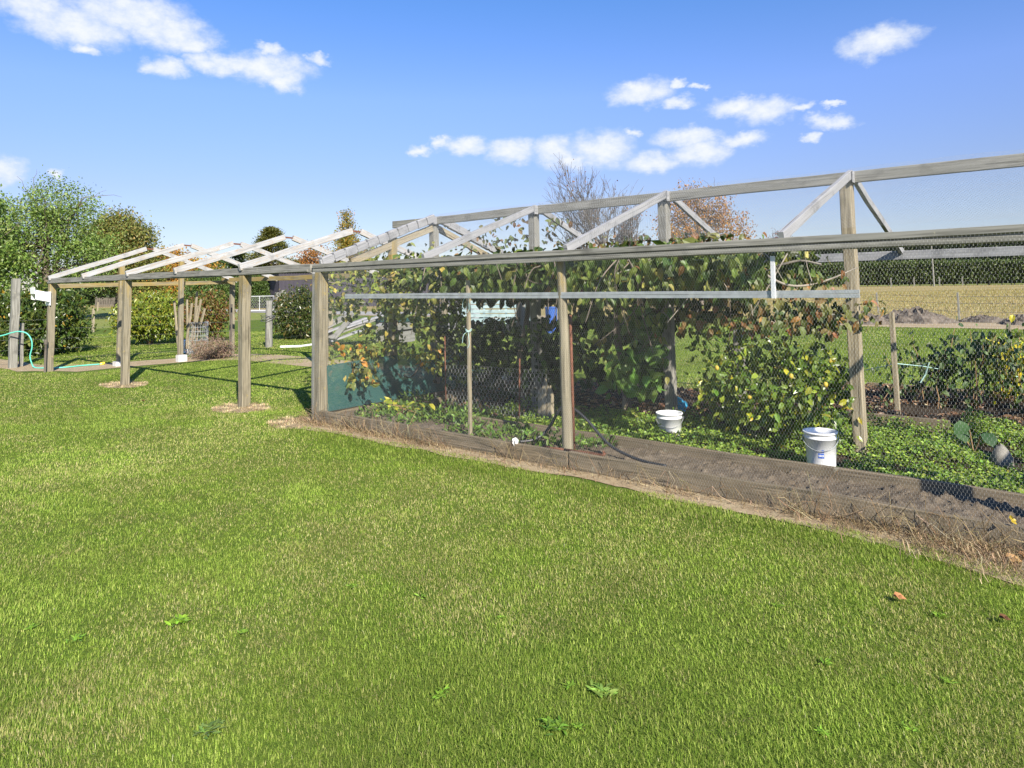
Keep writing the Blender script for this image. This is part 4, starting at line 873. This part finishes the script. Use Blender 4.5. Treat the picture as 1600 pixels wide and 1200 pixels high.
plant('kiwifruit_vine', 'half withered vine with rusty leaves reaching to the tall ridge post', kt * [1, 1, 0], 'vine',
      [(rect_pts(300, 1060, 394, 1190, 460, 5.4, 7.8), .105, KIWI, .56, FB, 1.8), (rect_pts(330, 1055, 466, 1325, 520, 6.2, 7.6), .095, KBR, .66, FB, .9), (rect_pts(60, 1195, 420, 1330, 462, 6.3, 7.0), .07, KBR, .6, FB, .9), (rect_pts(26, 1338, 462, 1384, 508, 6.6, 7.1), .09, KBR, .6, FB, 1.0), (rect_pts(120, 1050, 362, 1200, 394, 6.6, 8.2), .085, KBR, .6, FB, .6), (rect_pts(420, 1055, 400, 1180, 500, 7.2, 8.6), .12, KIWI_SHADE, .74, FB, .8), (rect_pts(200, 1170, 466, 1310, 515, 6.8, 7.8), .09, KIWI_SHADE, .66, FB, .9), (top_pts(420, -3.0, -2.3, 5.6, 8.2), .13, KIWI, .75, UB, .3)],
      [([kt * [1, 1, 0], kt * [1, 1, 0] + [0, 0, .5], V(1047, 520, 8.2), V(1050, 465, 8.0), V(1060, 420, 7.5)], (.06, .035)), ([V(1172, 408, 6.4), V(1190, 425, 6.4), V(1225, 444, 6.4), V(1260, 446, 6.5), V(1300, 435, 6.7), V(1340, 418, 6.9)], (.016, .006)), ([V(1060, 420, 7.5)] + cordon(-3.0, -1.9, 6.6, 1.74), (.018, .01)), ([V(1060, 420, 7.5), V(1172, 408, 6.4)], (.018, .016)),
       ([V(1270, 445, 6.5), V(1262, 420, 6.5), V(1258, 400, 6.5)], (.006, .003))] + shoots(9, -3., -2.1, 5.8, 7.6, 1.8, .4), bark='palebark')
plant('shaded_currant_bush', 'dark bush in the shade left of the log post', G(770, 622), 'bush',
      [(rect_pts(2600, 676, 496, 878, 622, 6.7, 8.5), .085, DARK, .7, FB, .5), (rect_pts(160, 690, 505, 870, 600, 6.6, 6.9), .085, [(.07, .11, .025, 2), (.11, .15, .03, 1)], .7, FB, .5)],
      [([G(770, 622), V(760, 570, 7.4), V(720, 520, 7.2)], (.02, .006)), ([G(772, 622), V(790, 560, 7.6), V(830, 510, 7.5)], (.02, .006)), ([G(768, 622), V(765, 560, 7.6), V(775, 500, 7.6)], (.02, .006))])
# lemon bush
lb = G(1200, 690); lt = thing('lemon_bush', lb, 'rounded citrus bush with glossy yellow green leaves and small fruit', 'bush'); b = MB()
for k in range(12): limb(b, lb + rng.normal(0, .03, 3) * [1, 1, 0], ell_pts(1, lb + [0, 0, .62], (.7, .55, .55), .5)[0], .016, .004, .1)
b.build('stem', M['bark'], lt, True); c = MB()
P = np.concatenate([clumps(190, 11, V(1205, 612, 6.95), (.74, .5, .46), (.065, .065, .065), .4), rect_pts(150, 1075, 535, 1325, 690, 6.6, 7.4), rect_pts(120, 1075, 500, 1190, 560, 6.8, 7.4)]); P = P[P[:, 2] > .06]
A, N = orient(len(P), FB, .6, .3); L = .085 * rng.uniform(.6, 1.25, len(P))
c.leaves(P, A, N, L, L * .52, ncol(len(P), [(.13, .20, .026, 3), (.075, .125, .018, 3), (.26, .30, .035, 1.6), (.42, .38, .03, .4)], .25), .2, .25, True); c.build('foliage', M['gloss_leaf'], lt)
for x, y in ((1290, 601), (1171, 620), (1120, 575), (1236, 588)):
    f = MB(); q = V(x, y, 6.42); a = np.linspace(-1.57, 1.57, 9); f.lathe(q, np.stack([np.cos(a) * .021, np.sin(a) * .025], 1), 12); f.build('fruit', M['fruit'], lt, True)

# raspberry canes at right and their stakes
GR = 'raspberry canes in the mulch bed'
RAS = [(.06, .105, .035, 3), (.085, .135, .04, 3), (.14, .19, .06, 1.5)]; RAY = [(.12, .16, .03, 2), (.55, .48, .03, 2.4), (.26, .28, .05, 1)]
def raspberry(label, x, yb, Y, w, hpx, nl, palette, nc):
    base = V(x, yb, Y); t = thing('raspberry_cane', base, label, 'cane plant', GR); b = MB(); P = []
    for k in range(nc):
        e = V(x + rng.uniform(-w, w) * .36, hpx - 12 + rng.uniform(0, 55), Y + rng.uniform(-.4, .4)); s = base + np.array([rng.normal(0, .12), rng.normal(0, .12), 0]); s[2] = .05
        pts = limb(b, s, e, .007, .003, .07, 7, 5); t_ = rng.uniform(.25, 1.12, nl // nc); i = np.minimum((t_ * 6).astype(int), 6); P.append(pts[i] + rng.normal(0, 1, (len(i), 3)) * [.13, .13, .08])
    b.build('canes', M['cane'], t, True); P = np.concatenate(P); A, N = orient(len(P), FB, .7, .7); L = .085 * rng.uniform(.6, 1.3, len(P)); c = MB(); c.leaves(P, A, N, L, L * .62, ncol(len(P), palette, .25), .2, .3, True); c.build('leaves', M['leaf'], t)
raspberry('sparse dark leaved canes beside the pale stake', 1405, 640, 9.6, 70, 560, 60, RAS, 4)
raspberry('tall dark leaved raspberry clump right of the pale stake', 1460, 640, 9.8, 110, 512, 300, RAS, 9)
raspberry('dense dark raspberry clump left of the yellow leaved one', 1535, 640, 9.9, 80, 514, 240, RAS, 8)
raspberry('raspberry clump with bright yellow leaves behind the lichen stake', 1580, 630, 10.5, 80, 508, 330, RAY, 8)
raspberry('dark raspberry canes at the right edge of the view', 1640, 640, 9.8, 100, 510, 360, RAS, 7)
for x0, y0, x1, y1, lab, mt in ((1404, 657, 1393, 488, 'pale square stake at the left end of the raspberry row', 'pale_wood'), (1580, 612, 1576, 504, 'lichen yellow stake among the raspberry canes', 'post')):
    q = G(x0, y0); q1_ = V(x1, y1, q[1]); b = MB(); b.box(q - [0, 0, .05], q1_, .055, .05, up=(1, 0, 0), seg=5, jit=.003); tag(b.build('raspberry_stake', M[mt]), lab, 'stake')
b = MB(); b.tube([V(1345, 580, 9.3), V(1400, 568, 9.0), V(1440, 572, 9.3), V(1500, 582, 10), V(1580, 588, 11), V(1640, 590, 11.5)], .004, 5); b.tube([V(1440, 572, 9.3), V(1452, 566, 9.25), V(1446, 585, 9.3), V(1438, 598, 9.3)], .009, 5)
tag(b.build('tie_string', M['twine']), 'pale blue green string tied along the raspberry canes', 'string')
# large leaved plant, rock
rb = V(1520, 690, 7.4); rb[2] = .05; t = thing('rhubarb_plant', rb, 'low plant with a few very large round leaves below the raspberries', 'plant'); b = MB(); c = MB()
tips = [(1512, 662, 7.3), (1538, 676, 7.2), (1496, 670, 7.4)]
P = np.array([V(*q) for q in tips])
for q in P: limb(b, rb, q, .007, .005, .03)
b.build('stalk', M['cane'], t, True); c.leaves(P, nz(np.stack([rng.normal(0, .5, 3), -.6 * np.ones(3), -.5 * np.ones(3)], 1)), np.tile([.3, -.6, .7], (3, 1)), .15, .125, pal([(.07, .15, .05, 1), (.04, .09, .03, 1)], 3), .15, .2); c.build('leaves', M['leaf'], t, True)
def rock(label, c, r, seed):
    R = np.random.default_rng(seed); n, m = 16, 9; v = []
    for j in range(m):
        for i in range(n):
            a = i / n * 6.283; ph = -1.2 + 2.77 * j / (m - 1); k = 1 + .25 * (fbm(np.array([math.cos(a) * 2 + seed]), np.array([ph * 2 + math.sin(a) * 2]), seed)[0] - .5) * 2
            v.append([c[0] + r[0] * k * math.cos(a) * math.cos(ph), c[1] + r[1] * k * math.sin(a) * math.cos(ph), c[2] + r[2] * k * math.sin(ph)])
    b = MB(); b.add(v, [[(j * n + i, j * n + (i + 1) % n, (j + 1) * n + (i + 1) % n, (j + 1) * n + i) for j in range(m - 1) for i in range(n)]]); return tag(b.build('garden_rock', M['rock'], smooth=True), label, 'rock')
q = V(1562, 684, 7.1); rock('upright grey brown rock right of the large leaves', (q[0], q[1], .08), (.08, .08, .13), 5)
b = MB(); hb = V(640, 645, 5.75); hb[2] = .07; t = thing('yellow_leaved_plant', hb, 'low clump of broad yellowing leaves inside the cage corner', 'plant')
n = 46; P = np.array([V(x, y, Y) for x, y, Y in zip(rng.uniform(588, 672, n), rng.uniform(628, 652, n), rng.uniform(5.5, 6.1, n))]); P[:, 2] = np.maximum(P[:, 2], .09); A = nz(np.stack([rng.normal(0, 1, n), rng.normal(-.4, .6, n), rng.normal(-.1, .3, n)], 1)); c = MB()
c.leaves(P, A, np.tile([.3, -.4, .9], (n, 1)) + rng.normal(0, .3, (n, 3)), .13 * rng.uniform(.6, 1.2, n), .055, pal([(.40, .40, .04, 2), (.28, .32, .04, 2), (.12, .2, .03, 2)], n), .2, .3); c.build('leaves', M['leaf'], t)
for q in P[::4]: b.tube([hb + rng.normal(0, .1, 3) * [1, 1, 0], (hb + q) / 2 + [0, 0, .04], q], .004, 4)
b.build('stalk', M['cane'], t)

# stakes, rods, pipes in the cage
p0_, p1_ = V(735, 684, 5.25), V(731, 438, 5.22)
pole = thing('bamboo_pole', p0_, 'thin pale pole tied upright to the rail left of the log post', 'pole')
part('pole', lambda b: b.box(p0_ - [0, 0, .05], p1_, .034, .03, up=(1, 0, 0), seg=5, jit=.002), M['pale_wood'], pole)
def ties(b):
    for y0 in (517, 462):
        c_ = V(732, y0, 5.2); t = np.linspace(0, 6.283, 12)
        for k in range(2): b.tube(np.stack([c_[0] + .03 * np.cos(t), c_[1] + .03 * np.sin(t), c_[2] + .01 * np.sin(t * 2) + .012 * k], 1), .003, 4)
        b.tube(smooth_path([c_, c_ + [.03, -.03, -.05], c_ + [.035, -.03, -.13], c_ + [.01, -.03, -.17]]), .003, 4); b.tube(smooth_path([c_, c_ + [-.04, -.03, -.04], c_ + [-.06, -.03, -.12]]), .003, 4)
part('tie', ties, M['twine'], pole)
GRS = 'rusty rods in the cage'
for x0, y0, x1, y1, Y, r, lab in ((897, 702, 891, 492, 5.32, .014, 'rusty steel pipe leaning upright beside the log post'), (811, 660, 812, 560, 6.2, .009, 'short thin rusty rod in front of the dark bush'), (617 + 80, 640, 617 + 78, 525, 6.1, .008, 'thin rusty rod beside the espaliered apple')):
    a_ = V(x0, y0, Y); a_[2] = .0; b = MB(); b.tube([a_, V(x1, y1, Y)], r, 8); tag(b.build('rusty_rod', M['rust'], smooth=True), lab, 'steel rod', GRS)
b = MB(); ra, rb_ = V(882, 703, 5.12), V(943, 711, 5.10); b.tube([ra, (ra + rb_) / 2, rb_, rb_ + [.012, 0, .02]], .014, 8); b.tube([rb_ - [0, 0, .03], rb_ + [0, 0, .035]], .008, 6); b.tube([V(850, 698, 5.13), ra], .012, 8)
tag(b.build('rusty_bar', M['rust'], smooth=True), 'rusty ribbed bar lying along the edging board at the log post', 'steel bar')
ih = thing('irrigation_pipe', V(900, 640, 5.25), 'black irrigation pipe looped over beside the log post with a white end', 'pipe')
pp = [V(812, 690, 5.12), V(830, 688, 5.2), V(848, 679, 5.3), V(862, 662, 5.34), V(871, 645, 5.36), V(884, 632, 5.36), V(900, 641, 5.34), V(918, 657, 5.33), V(936, 678, 5.32), V(955, 697, 5.3), V(980, 711, 5.27), V(1010, 722, 5.2), V(1040, 728, 5.15)]
part('pipe', lambda b: b.tube(smooth_path(pp), .013, 8), M['black_plastic'], ih, True)
e = V(806, 691, 5.05); part('end_fitting', lambda b: b.leaves(np.array([e + [.0, 0, .045]] * 3), np.array([[-.1, -.1, -1.]] * 3), np.array([[.3, -1, .2], [.8, -.6, .1], [-.5, -1, .2]]), .085, .06, np.tile([[.8, .8, .78]], (3, 1)), .3, .1), M['white_plastic'], ih)
GK = 'pointed pegs in the cluster'
for x, y0, y1, w, lab in ((852, 645, 588, .06, 'tallest pointed wooden peg of the three, in the middle'), (845, 645, 606, .05, 'left pointed wooden peg of the cluster of three'), (860, 644, 602, .055, 'right split wooden peg of the cluster of three')):
    q = V(x, y0 + 4, 6.45); q[2] = .02; t_ = V(x, y1, q[1]); b = MB(); a = .5 * w; b.sweep([q - [0, 0, .05], q + (t_ - q) * .75, t_], [(-a, -a), (a, -a), (a, a), (-a, a)], scale=[1, 1, .15], up=(1, 0, 0)); tag(b.build('wooden_peg', M['pale_wood']), lab, 'peg', GK)
q = G(975, 655); b = MB(); b.sweep([q - [0, 0, .05], q + [0, 0, .12], q + [.01, 0, .24], q + [.0, 0, .26]], [(-.02, -.016), (.02, -.016), (.024, .016), (-.018, .016)], scale=[1.4, 1, .8, .3], up=(1, 0, 0)); b.sweep([q + [.0, 0, .02], q + [-.05, -.02, .05], q + [-.12, -.03, .03]], [(-.02, -.02), (.02, -.02), (.02, .02), (-.02, .02)], scale=[1, 1.2, .4], up=(0, 0, 1))
tag(b.build('broken_stump', M['pale_wood']), 'broken orange wooden stump standing in green ground cover', 'stump')
# loose chicken wire panel between the rusty rods
b = MB(); wa, wb = V(697, 640, 6.12), V(862, 640, 6.3); wa[2] = wb[2] = .05; L = np.linalg.norm(wb - wa); hexnet(b, wa, (wb - wa) / L, (0, 0, 1), L, .62, .05, .0022, True, .04, 19)
tag(b.build('wire_netting_panel', M['wire']), 'loose wide meshed chicken wire stretched before the dark bush', 'wire netting')

# buckets
def bucket(label, base, r, h, lab_dir, with_label):
    t = thing('white_bucket', base, label, 'bucket', 'white plastic buckets in the cage')
    part('body', lambda b: b.lathe(base, [(.0, .004), (r * .84, .0), (r * .86, .01), (r * .97, h * .80), (r * 1.0, h * .80), (r * 1.0, h * .84), (r * .98, h * .845), (r * .99, h * .94), (r * 1.06, h * .945), (r * 1.07, h), (r * 1.0, h), (r * .96, h * .97), (r * .82, .02), (0, .015)], 40), M['white_plastic'], t, True)
    ang = math.atan2(lab_dir[1], lab_dir[0])
    def hd(b):
        a = np.linspace(0, math.pi, 20); u = np.array([-math.sin(ang), math.cos(ang), 0]); f = np.array([math.cos(ang), math.sin(ang), 0])
        b.tube([base + u * math.cos(x) * r * 1.08 - f * (.25 * r * math.sin(x) + 0) * -4.2 * .98 + [0, 0, h * .86 - math.sin(x) * h * .35] for x in a], .003, 5)
    part('handle', hd, M['galv'], t)
    if with_label:
        def decal(b, a0, a1, z0, z1, off):
            a = np.linspace(a0, a1, 8); rr = lambda z: r * (.86 + .11 * (z - .01) / (h * .8)) + off
            v = [(base[0] + rr(z) * math.cos(x), base[1] + rr(z) * math.sin(x), base[2] + z) for z in (z0, z1) for x in a]; b.add(v, [[(i, i + 1, 9 + i, 8 + i) for i in range(7)]])
        c_ = ang + .1
        part('label_patch', lambda b: (decal(b, c_ - .28, c_ + .10, h * .30, h * .44, .0012), decal(b, c_ - .05, c_ + .1, h * .46, h * .54, .0012)), M['bluelabel'], t)
        part('label_print', lambda b: [decal(b, c_ - .24 + k * .085, c_ - .19 + k * .085, h * .345, h * .40, .0024) for k in range(4)], M['white_plastic'], t)
    return t
bA = V(1284, 728, 6.17); bucket('white bucket with a blue label in front of the citrus bush', bA, .127, .285, (-bA[0] - .1, -bA[1]), True)
bB = G(1047, 687, .02); bucket('plain white bucket in leaf shade near the blue bag', bB, .125, .27, (-bB[0], -bB[1]), False)
q = G(1048, 658, .02); b = MB(); b.lathe(q, [(0, 0), (.08, 0), (.11, .16), (.12, .16), (.12, .19), (.1, .19), (.09, .1), (0, .1)], 22); tag(b.build('plant_pot', M['terracotta'], smooth=True), 'small brown plant pot behind the shaded bucket', 'plant pot')
b = MB(); n, m = 18, 9; v = []
for j in range(m):
    for i in range(n):
        a = i / n * 6.283; ph = -.9 + 2.4 * j / (m - 1); k = 1 + .5 * (fbm(np.array([math.cos(a) * 3 + 7]), np.array([ph * 3 + math.sin(a) * 3]), 3)[0] - .5) * 2
        v.append([q[0] + .1 + .1 * k * math.cos(a) * math.cos(ph), q[1] + .12 * k * math.sin(a) * math.cos(ph) - .02, .2 + .09 * k * math.sin(ph)])
b.add(v, [[(j * n + i, j * n + (i + 1) % n, (j + 1) * n + (i + 1) % n, (j + 1) * n + i) for j in range(m - 1) for i in range(n)]]); tag(b.build('plastic_bag', M['cyan']), 'crumpled blue plastic bag draped over the brown plant pot', 'bag')

# ------------------------------------------------------------------ ground cover, weeds, litter, dead grass
def stuff(name, b, mt): return tag(b.build(name, mt), kind='stuff')
n = 105000; X = rng.uniform(-5.7, 2.6, n); Y = rng.uniform(5.9, 9.0, n)
d = fbm(X * 1.7, Y * 1.7, 61); keep = (d > .34 - .14 * np.clip((X + 3) / 3, 0, 1)) & ((Y < 8.25) | (X > -1.2)) & ~((X < -3.2) & (Y > 7.2)); X, Y, d = X[keep], Y[keep], d[keep]; n = len(X)
Z = .04 + np.maximum(d - .30, 0) * .3 * rng.random(n) ** .6 + np.maximum(fbm(X * 5, Y * 5, 62, 2) - .45, 0) * .3 * rng.random(n)
A = nz(rng.normal(0, 1, (n, 3)) * [1, 1, .35]); N = nz(rng.normal(0, .45, (n, 3)) + [.1, -.15, 1.]); L = rng.uniform(.018, .042, n)
b = MB(); b.leaves(np.stack([X, Y, Z], 1), A, N, L, L * .7, pal([(.21, .315, .042, 3), (.165, .265, .036, 3), (.28, .35, .055, 1.8), (.10, .17, .025, 2)], n, .2), .15, .1, False); stuff('ground_cover', b, M['leaf'])
n = 5200; X = rng.uniform(-7.1, -3.6, n); Y = rng.uniform(5.2, 6.6, n); d = fbm(X * 3, Y * 3, 71, 3); keep = d + .12 * (Y > 5.5) > .55; X, Y, d = X[keep], Y[keep], d[keep]; n = len(X)
b = MB(); L = rng.uniform(.03, .07, n); b.leaves(np.stack([X, Y, .08 + (d - .5) * .5 * rng.random(n)], 1), nz(rng.normal(0, 1, (n, 3)) + [0, 0, .5]), nz(rng.normal(0, .5, (n, 3)) + [.1, -.3, 1.]), L, L * .4, pal([(.10, .17, .03, 3), (.14, .22, .035, 2), (.07, .12, .025, 2)], n), .2, .2, True); stuff('bed_weeds', b, M['leaf'])
n = 9000; X = rng.uniform(-7.2, 3., n); Y = np.where(X > -3.2, rng.uniform(8.4, 11., n), rng.uniform(5.9, 9.4, n)); keep = fbm(X * 1.2, Y * 1.2, 81) > .42; X, Y = X[keep], Y[keep]; n = len(X)
b = MB(); L = rng.uniform(.03, .09, n); b.leaves(np.stack([X, Y, np.where(X > -3.2, .085, .065) + rng.random(n) * .03], 1), nz(rng.normal(0, 1, (n, 3)) * [1, 1, .25]), nz(rng.normal(0, .4, (n, 3)) + [0, 0, 1.]), L, L * .5, pal([(.20, .12, .07, 3), (.28, .17, .10, 2), (.14, .085, .05, 2), (.34, .26, .18, 1)], n), .25, .2, True); stuff('leaf_litter', b, M['straw'])
STR = [(.36, .27, .155, 3), (.28, .20, .115, 3), (.44, .36, .23, 1.3), (.19, .13, .075, 2)]
n = 9000; X = rng.uniform(-7.75, 2.6, n); d = fbm(X * 2.6, X * 0, 91, 3); w = np.clip((X + 7.5) / 8, 0, 1)
keep = rng.random(n) < np.clip(.28 + (d - .45) * 2.5 + .5 * np.clip((X + 2.2) / 2, 0, 1), .12, 1); X = X[keep]; n = len(X); Y = 5.05 - np.abs(rng.normal(0, .11 + .12 * np.clip((X + 2.) / 2, 0, 1), n))
H = rng.uniform(.02, .065, n) * (1 + 1.0 * np.clip((X + 4) / 3, 0, 1) * (rng.random(n) < .35)); dv = np.stack([rng.normal(0, 1, n), rng.normal(-.3, .8, n), 0 * X], 1)
b = MB(); b.blades(np.stack([X, Y, 0 * X + .004], 1), dv, H, rng.uniform(.0012, .0026, n), pal(STR, n), rng.uniform(.5, 1.1, n)); 
for k in range(520):
    x = rng.choice([rng.uniform(-7.4, -5.0), rng.uniform(-4.6, 1.5), rng.uniform(-1.8, 1.)]); s = np.array([x, 5.03 - abs(rng.normal(0, .05)), .0]); e = s + np.array([rng.normal(0, .12), -abs(rng.normal(.04, .06)), abs(rng.normal(.14, .06))]); m_ = (s + e) / 2 + rng.normal(0, .025, 3)
    b.tube([s, m_, e, e + np.array([rng.normal(0, .06), -.03, -abs(rng.normal(.05, .03))])], [.0022, .0018, .0014, .0008], 3, col=tuple(pal(STR, 1)[0]), caps=False)
stuff('dry_grass', b, M['straw'])
n = 5200; X = rng.uniform(-1.0, 2.4, n); Y = 5.0 - np.abs(rng.normal(0, .2, n)); b = MB(); L = rng.uniform(.03, .09, n)
b.blades(np.stack([X, Y, 0 * X + .006 + rng.random(n) * .03], 1), np.stack([rng.normal(0, 1, n), rng.normal(0, 1, n), 0 * X], 1), L, .0018, pal(STR, n), rng.uniform(.9, 1.18, n)); stuff('straw_litter', b, M['straw'])
# straw rings round the posts and dirt strip fringe
b = MB()
for x, y, rx, ry, n in [(-13.05, 5.12, .5, .34, 900), (-9.05, 5.06, .45, .33, 1100), (-7.5, 4.95, .38, .36, 1100)]:
    a = rng.random(n) * 6.283; u = np.sqrt(rng.random(n)) * 1.05; b.blades(np.stack([x + rx * u * np.cos(a), y + ry * u * np.sin(a), 0 * a + .005], 1), np.stack([np.cos(a * 7), np.sin(a * 5), 0 * a], 1), rng.uniform(.02, .05, n), .003, pal([(.44, .35, .21, 3), (.38, .29, .17, 2), (.48, .4, .25, 1)], n), rng.uniform(.8, 1.1, n))
stuff('straw_rings', b, M['straw'])

# lawn blades
def in_bare(X, Y):
    e = np.zeros(len(X), bool)
    for x, y, rx, ry in [(-13.05, 5.12, .48, .32), (-9.05, 5.06, .43, .31), (-7.5, 4.95, .36, .34)]: e |= ((X - x) / rx) ** 2 + ((Y - y) / ry) ** 2 < 1 + (fbm(X * 6, Y * 6, 33, 2) - .5) * .8
    front = 4.87 + (fbm(X * 2.3, X * 0, 35, 3) - .5) * .22; front = np.where(X > -1.2, front - .16 * np.clip(X + 1.2, 0, 1.4), front)
    e |= (X > -7.6) & (Y > front) & (Y < 9.7)
    e |= (X > -22) & (X < -7) & (Y > 8.45 + (fbm(X * 2, Y * 2, 36, 2) - .5) * .3) & (Y < 9.65)
    e |= (X < -15.7) & (X > -17.3) & (Y > 5.1) & (Y < 9.3)
    e |= (X <= -16.6) & (Y > 4.68) & (Y < 5.4)
    return e
b = MB(); b2 = []
GL = np.array([[.225, .322, .044], [.28, .365, .062], [.145, .23, .028], [.335, .395, .09]]); GD = np.array([[.48, .445, .17], [.55, .49, .23], [.42, .42, .13]])
for r0_, r1_, dens_, wd, hmul in [(1.9, 3.2, 24000, .0011, .92), (3.2, 4.6, 15000, .0014, .92), (4.6, 6.6, 8500, .0019, .95), (6.6, 10., 4200, .0026, 1.), (10., 16.5, 1700, .004, 1.), (16.5, 27., 480, .008, 1.05)]:
    hw = .86 if r0_ < 10 else .80
    area = hw * (r1_ ** 2 - r0_ ** 2); n = int(area * dens_); dep = np.sqrt(rng.uniform(r0_ ** 2, r1_ ** 2, n)); lat = rng.uniform(-hw, hw, n) * dep
    X = _ax[0] * dep + _rt[0] * lat; Y = _ax[1] * dep + _rt[1] * lat
    strip = (X > -22) & (X < -7.5) & (Y > 8.4); k = (~in_bare(X, Y) | (strip & (rng.random(n) < np.clip((fbm(X * 1.4, Y * 1.4, 37, 3) - .34) * 3.2, 0, .9)))) & (Y < 25.4) & (Y > -3); X, Y = X[k], Y[k]; n = len(X)
    pt = fbm(X * .55, Y * .55, 101, 4); p2 = fbm(X * 2.4, Y * 2.4, 103, 3); p3 = fbm(X * 7, Y * 7, 105, 2)
    dry = np.clip((pt - .47) * 3.0 + (p2 - .5) * 1.7 + (p3 - .5) * 1.2 + .29, .03, .85)
    dry = np.clip(dry - .05 * np.clip((np.hypot(X, Y) - 5) / 3, 0, 3.4), .03, .85)
    edge = np.clip(1 - np.abs(Y - 4.62) / .3, 0, 1) * ((X > -7.3) & (X < -.7)); dry *= 1 - .85 * edge
    isd = rng.random(n) < dry * .62
    C = np.where(isd[:, None], GD[rng.integers(0, 3, n)], GL[rng.integers(0, 4, n)]) * (1 + rng.normal(0, .17 if r0_ < 4 else (.12 if r0_ < 6 else .08), (n, 1))) * (1 - .05 * np.clip((np.hypot(X, Y)[:, None] - 5) / 3, 0, 3)) * (1 + (.5 - p2)[:, None] * .45 + (.5 - p3)[:, None] * .35)
    C = np.clip(C, .01, .6); C = C * np.where(edge > .3, .9, 1.)[:, None]
    nap = nz(np.stack([fbm(X * .8, Y * .8, 107) - .5, fbm(X * .8, Y * .8, 109) - .5, 0 * X], 1)) * .3 + rng.normal(0, .7, (n, 3)) * [1, 1, 0]
    H = rng.uniform(.012, .029, n) * (1 + .5 * (fbm(X * 3.2, Y * 3.2, 111, 3) - .4)) * np.where(isd, .85, 1.) * hmul * (1 + .35 * edge)
    b.blades(np.stack([X, Y, 0 * X], 1), nap, H, wd * rng.uniform(.7, 1.3, n), C, rng.uniform(.3, 1.08, n))
stuff('grass', b, M['grass'])
# tall dry grass of the field
n = 80000; dep = np.sqrt(rng.uniform(28. ** 2, 80. ** 2, n)); lat = rng.uniform(.05, .85, n) * dep; X = _ax[0] * dep + _rt[0] * lat; Y = _ax[1] * dep + _rt[1] * lat; k = (Y > 28.4) & (Y < 140); X, Y = X[k], Y[k]; n = len(X)
pt = fbm(X * .3, Y * .3, 121); b = MB(); b.blades(np.stack([X, Y, 0 * X], 1), rng.normal(0, 1, (n, 3)) * [1, 1, 0], rng.uniform(.04, .13, n) * (.5 + pt), .011 * np.sqrt(np.hypot(X, Y) / 30), np.where((pt > .5)[:, None], pal([(.36, .30, .14, 2), (.32, .27, .12, 2)], n, .12), pal([(.31, .27, .10, 2), (.34, .28, .115, 2)], n, .12)), rng.uniform(.3, 1., n)); stuff('field_grass', b, M['straw'])

# weeds in the lawn
GW = 'broad leaved weeds in the lawn'
def rosette(x, y, r, lab, nl=30, palette=((.17, .30, .03, 2), (.22, .36, .04, 2))):
    q = G(x, y); a = rng.random(nl) * 6.283; b = MB(); A = np.stack([np.cos(a), np.sin(a), .18 + .3 * rng.random(nl)], 1); P = np.tile(q + [0, 0, .012], (nl, 1)) + rng.normal(0, r * .2, (nl, 3)) * [1, 1, .1]
    b.leaves(P, A, np.tile([0, 0, 1.], (nl, 1)) + rng.normal(0, .25, (nl, 3)), r * .52 * rng.uniform(.5, 1.2, nl), r * .15, pal(palette, nl), .15, .3); return tag(b.build('lawn_weed', M['leaf']), lab, 'weed', GW)
LW = 'small green weed rosette growing flat in the mown lawn'
for x, y, r in [(690, 1088, .06), (890, 1078, .05), (785, 968, .04), (120, 1003, .06), (50, 985, .05), (380, 992, .05), (1465, 965, .06), (1480, 1070, .05), (1290, 1040, .05), (1215, 950, .05), (1285, 1150, .045), (1420, 1143, .05), (905, 1140, .04), (660, 935, .05), (550, 920, .05)]: rosette(x, y, r, LW, 26)
rosette(280, 975, .09, 'brightest green weed clump in the lawn at left', 46, ((.24, .40, .03, 1), (.2, .35, .03, 1)))
rosette(940, 1086, .085, 'pale spreading weed clump near the bottom of the lawn', 50, ((.24, .36, .07, 1), (.19, .31, .05, 1)))
rosette(325, 1145, .075, 'dull grey green weed clump at lower left of lawn', 46, ((.15, .23, .05, 1), (.18, .26, .06, 1)))
rosette(865, 1140, .08, 'dark leafy weed clump at the bottom of the lawn', 44, ((.12, .22, .03, 1), (.15, .27, .03, 1)))
for x, y, s, lab, cl in [(1395, 932, .06, 'orange brown fallen leaf lying alone on the lawn', (.42, .20, .09)), (1570, 873, .085, 'dry tan fallen leaf beside the straw at the right edge', (.46, .28, .13)), (1590, 868, .07, 'curled brown fallen leaf at the board end', (.40, .22, .10)), (1560, 965, .05, 'small dark fallen leaf at lower right of lawn', (.14, .07, .035)), (222, 626, .05, 'tiny dark fallen leaf near the middle bare frame post', (.12, .06, .03))]:
    q = G(x, y, .03); b = MB(); b.leaves(np.array([q, q + [.02, .01, .005]]), np.array([[1, .3, .1], [.4, -.9, .2]]), np.array([[0, -.4, 1.], [.3, -.2, 1.]]), np.array([s, s * .7]), np.array([s * .7, s * .5]), np.array([cl, cl]), .35, .3); tag(b.build('fallen_leaf', M['straw']), lab, 'leaf')
bf = MB(); q = V(1592, 824, 5.02); bf.leaves(np.array([q + rng.normal(0, .03, 3) for _ in range(6)]), rng.normal(0, 1, (6, 3)), rng.normal(0, .4, (6, 3)) + [0, -.5, 1], .03, .022, np.tile([[.5, .36, .03]], (6, 1)), .2, .2); tag(bf.build('yellow_leaves', M['leaf']), 'little clump of yellow leaves at the right end of the edging', 'leaves')
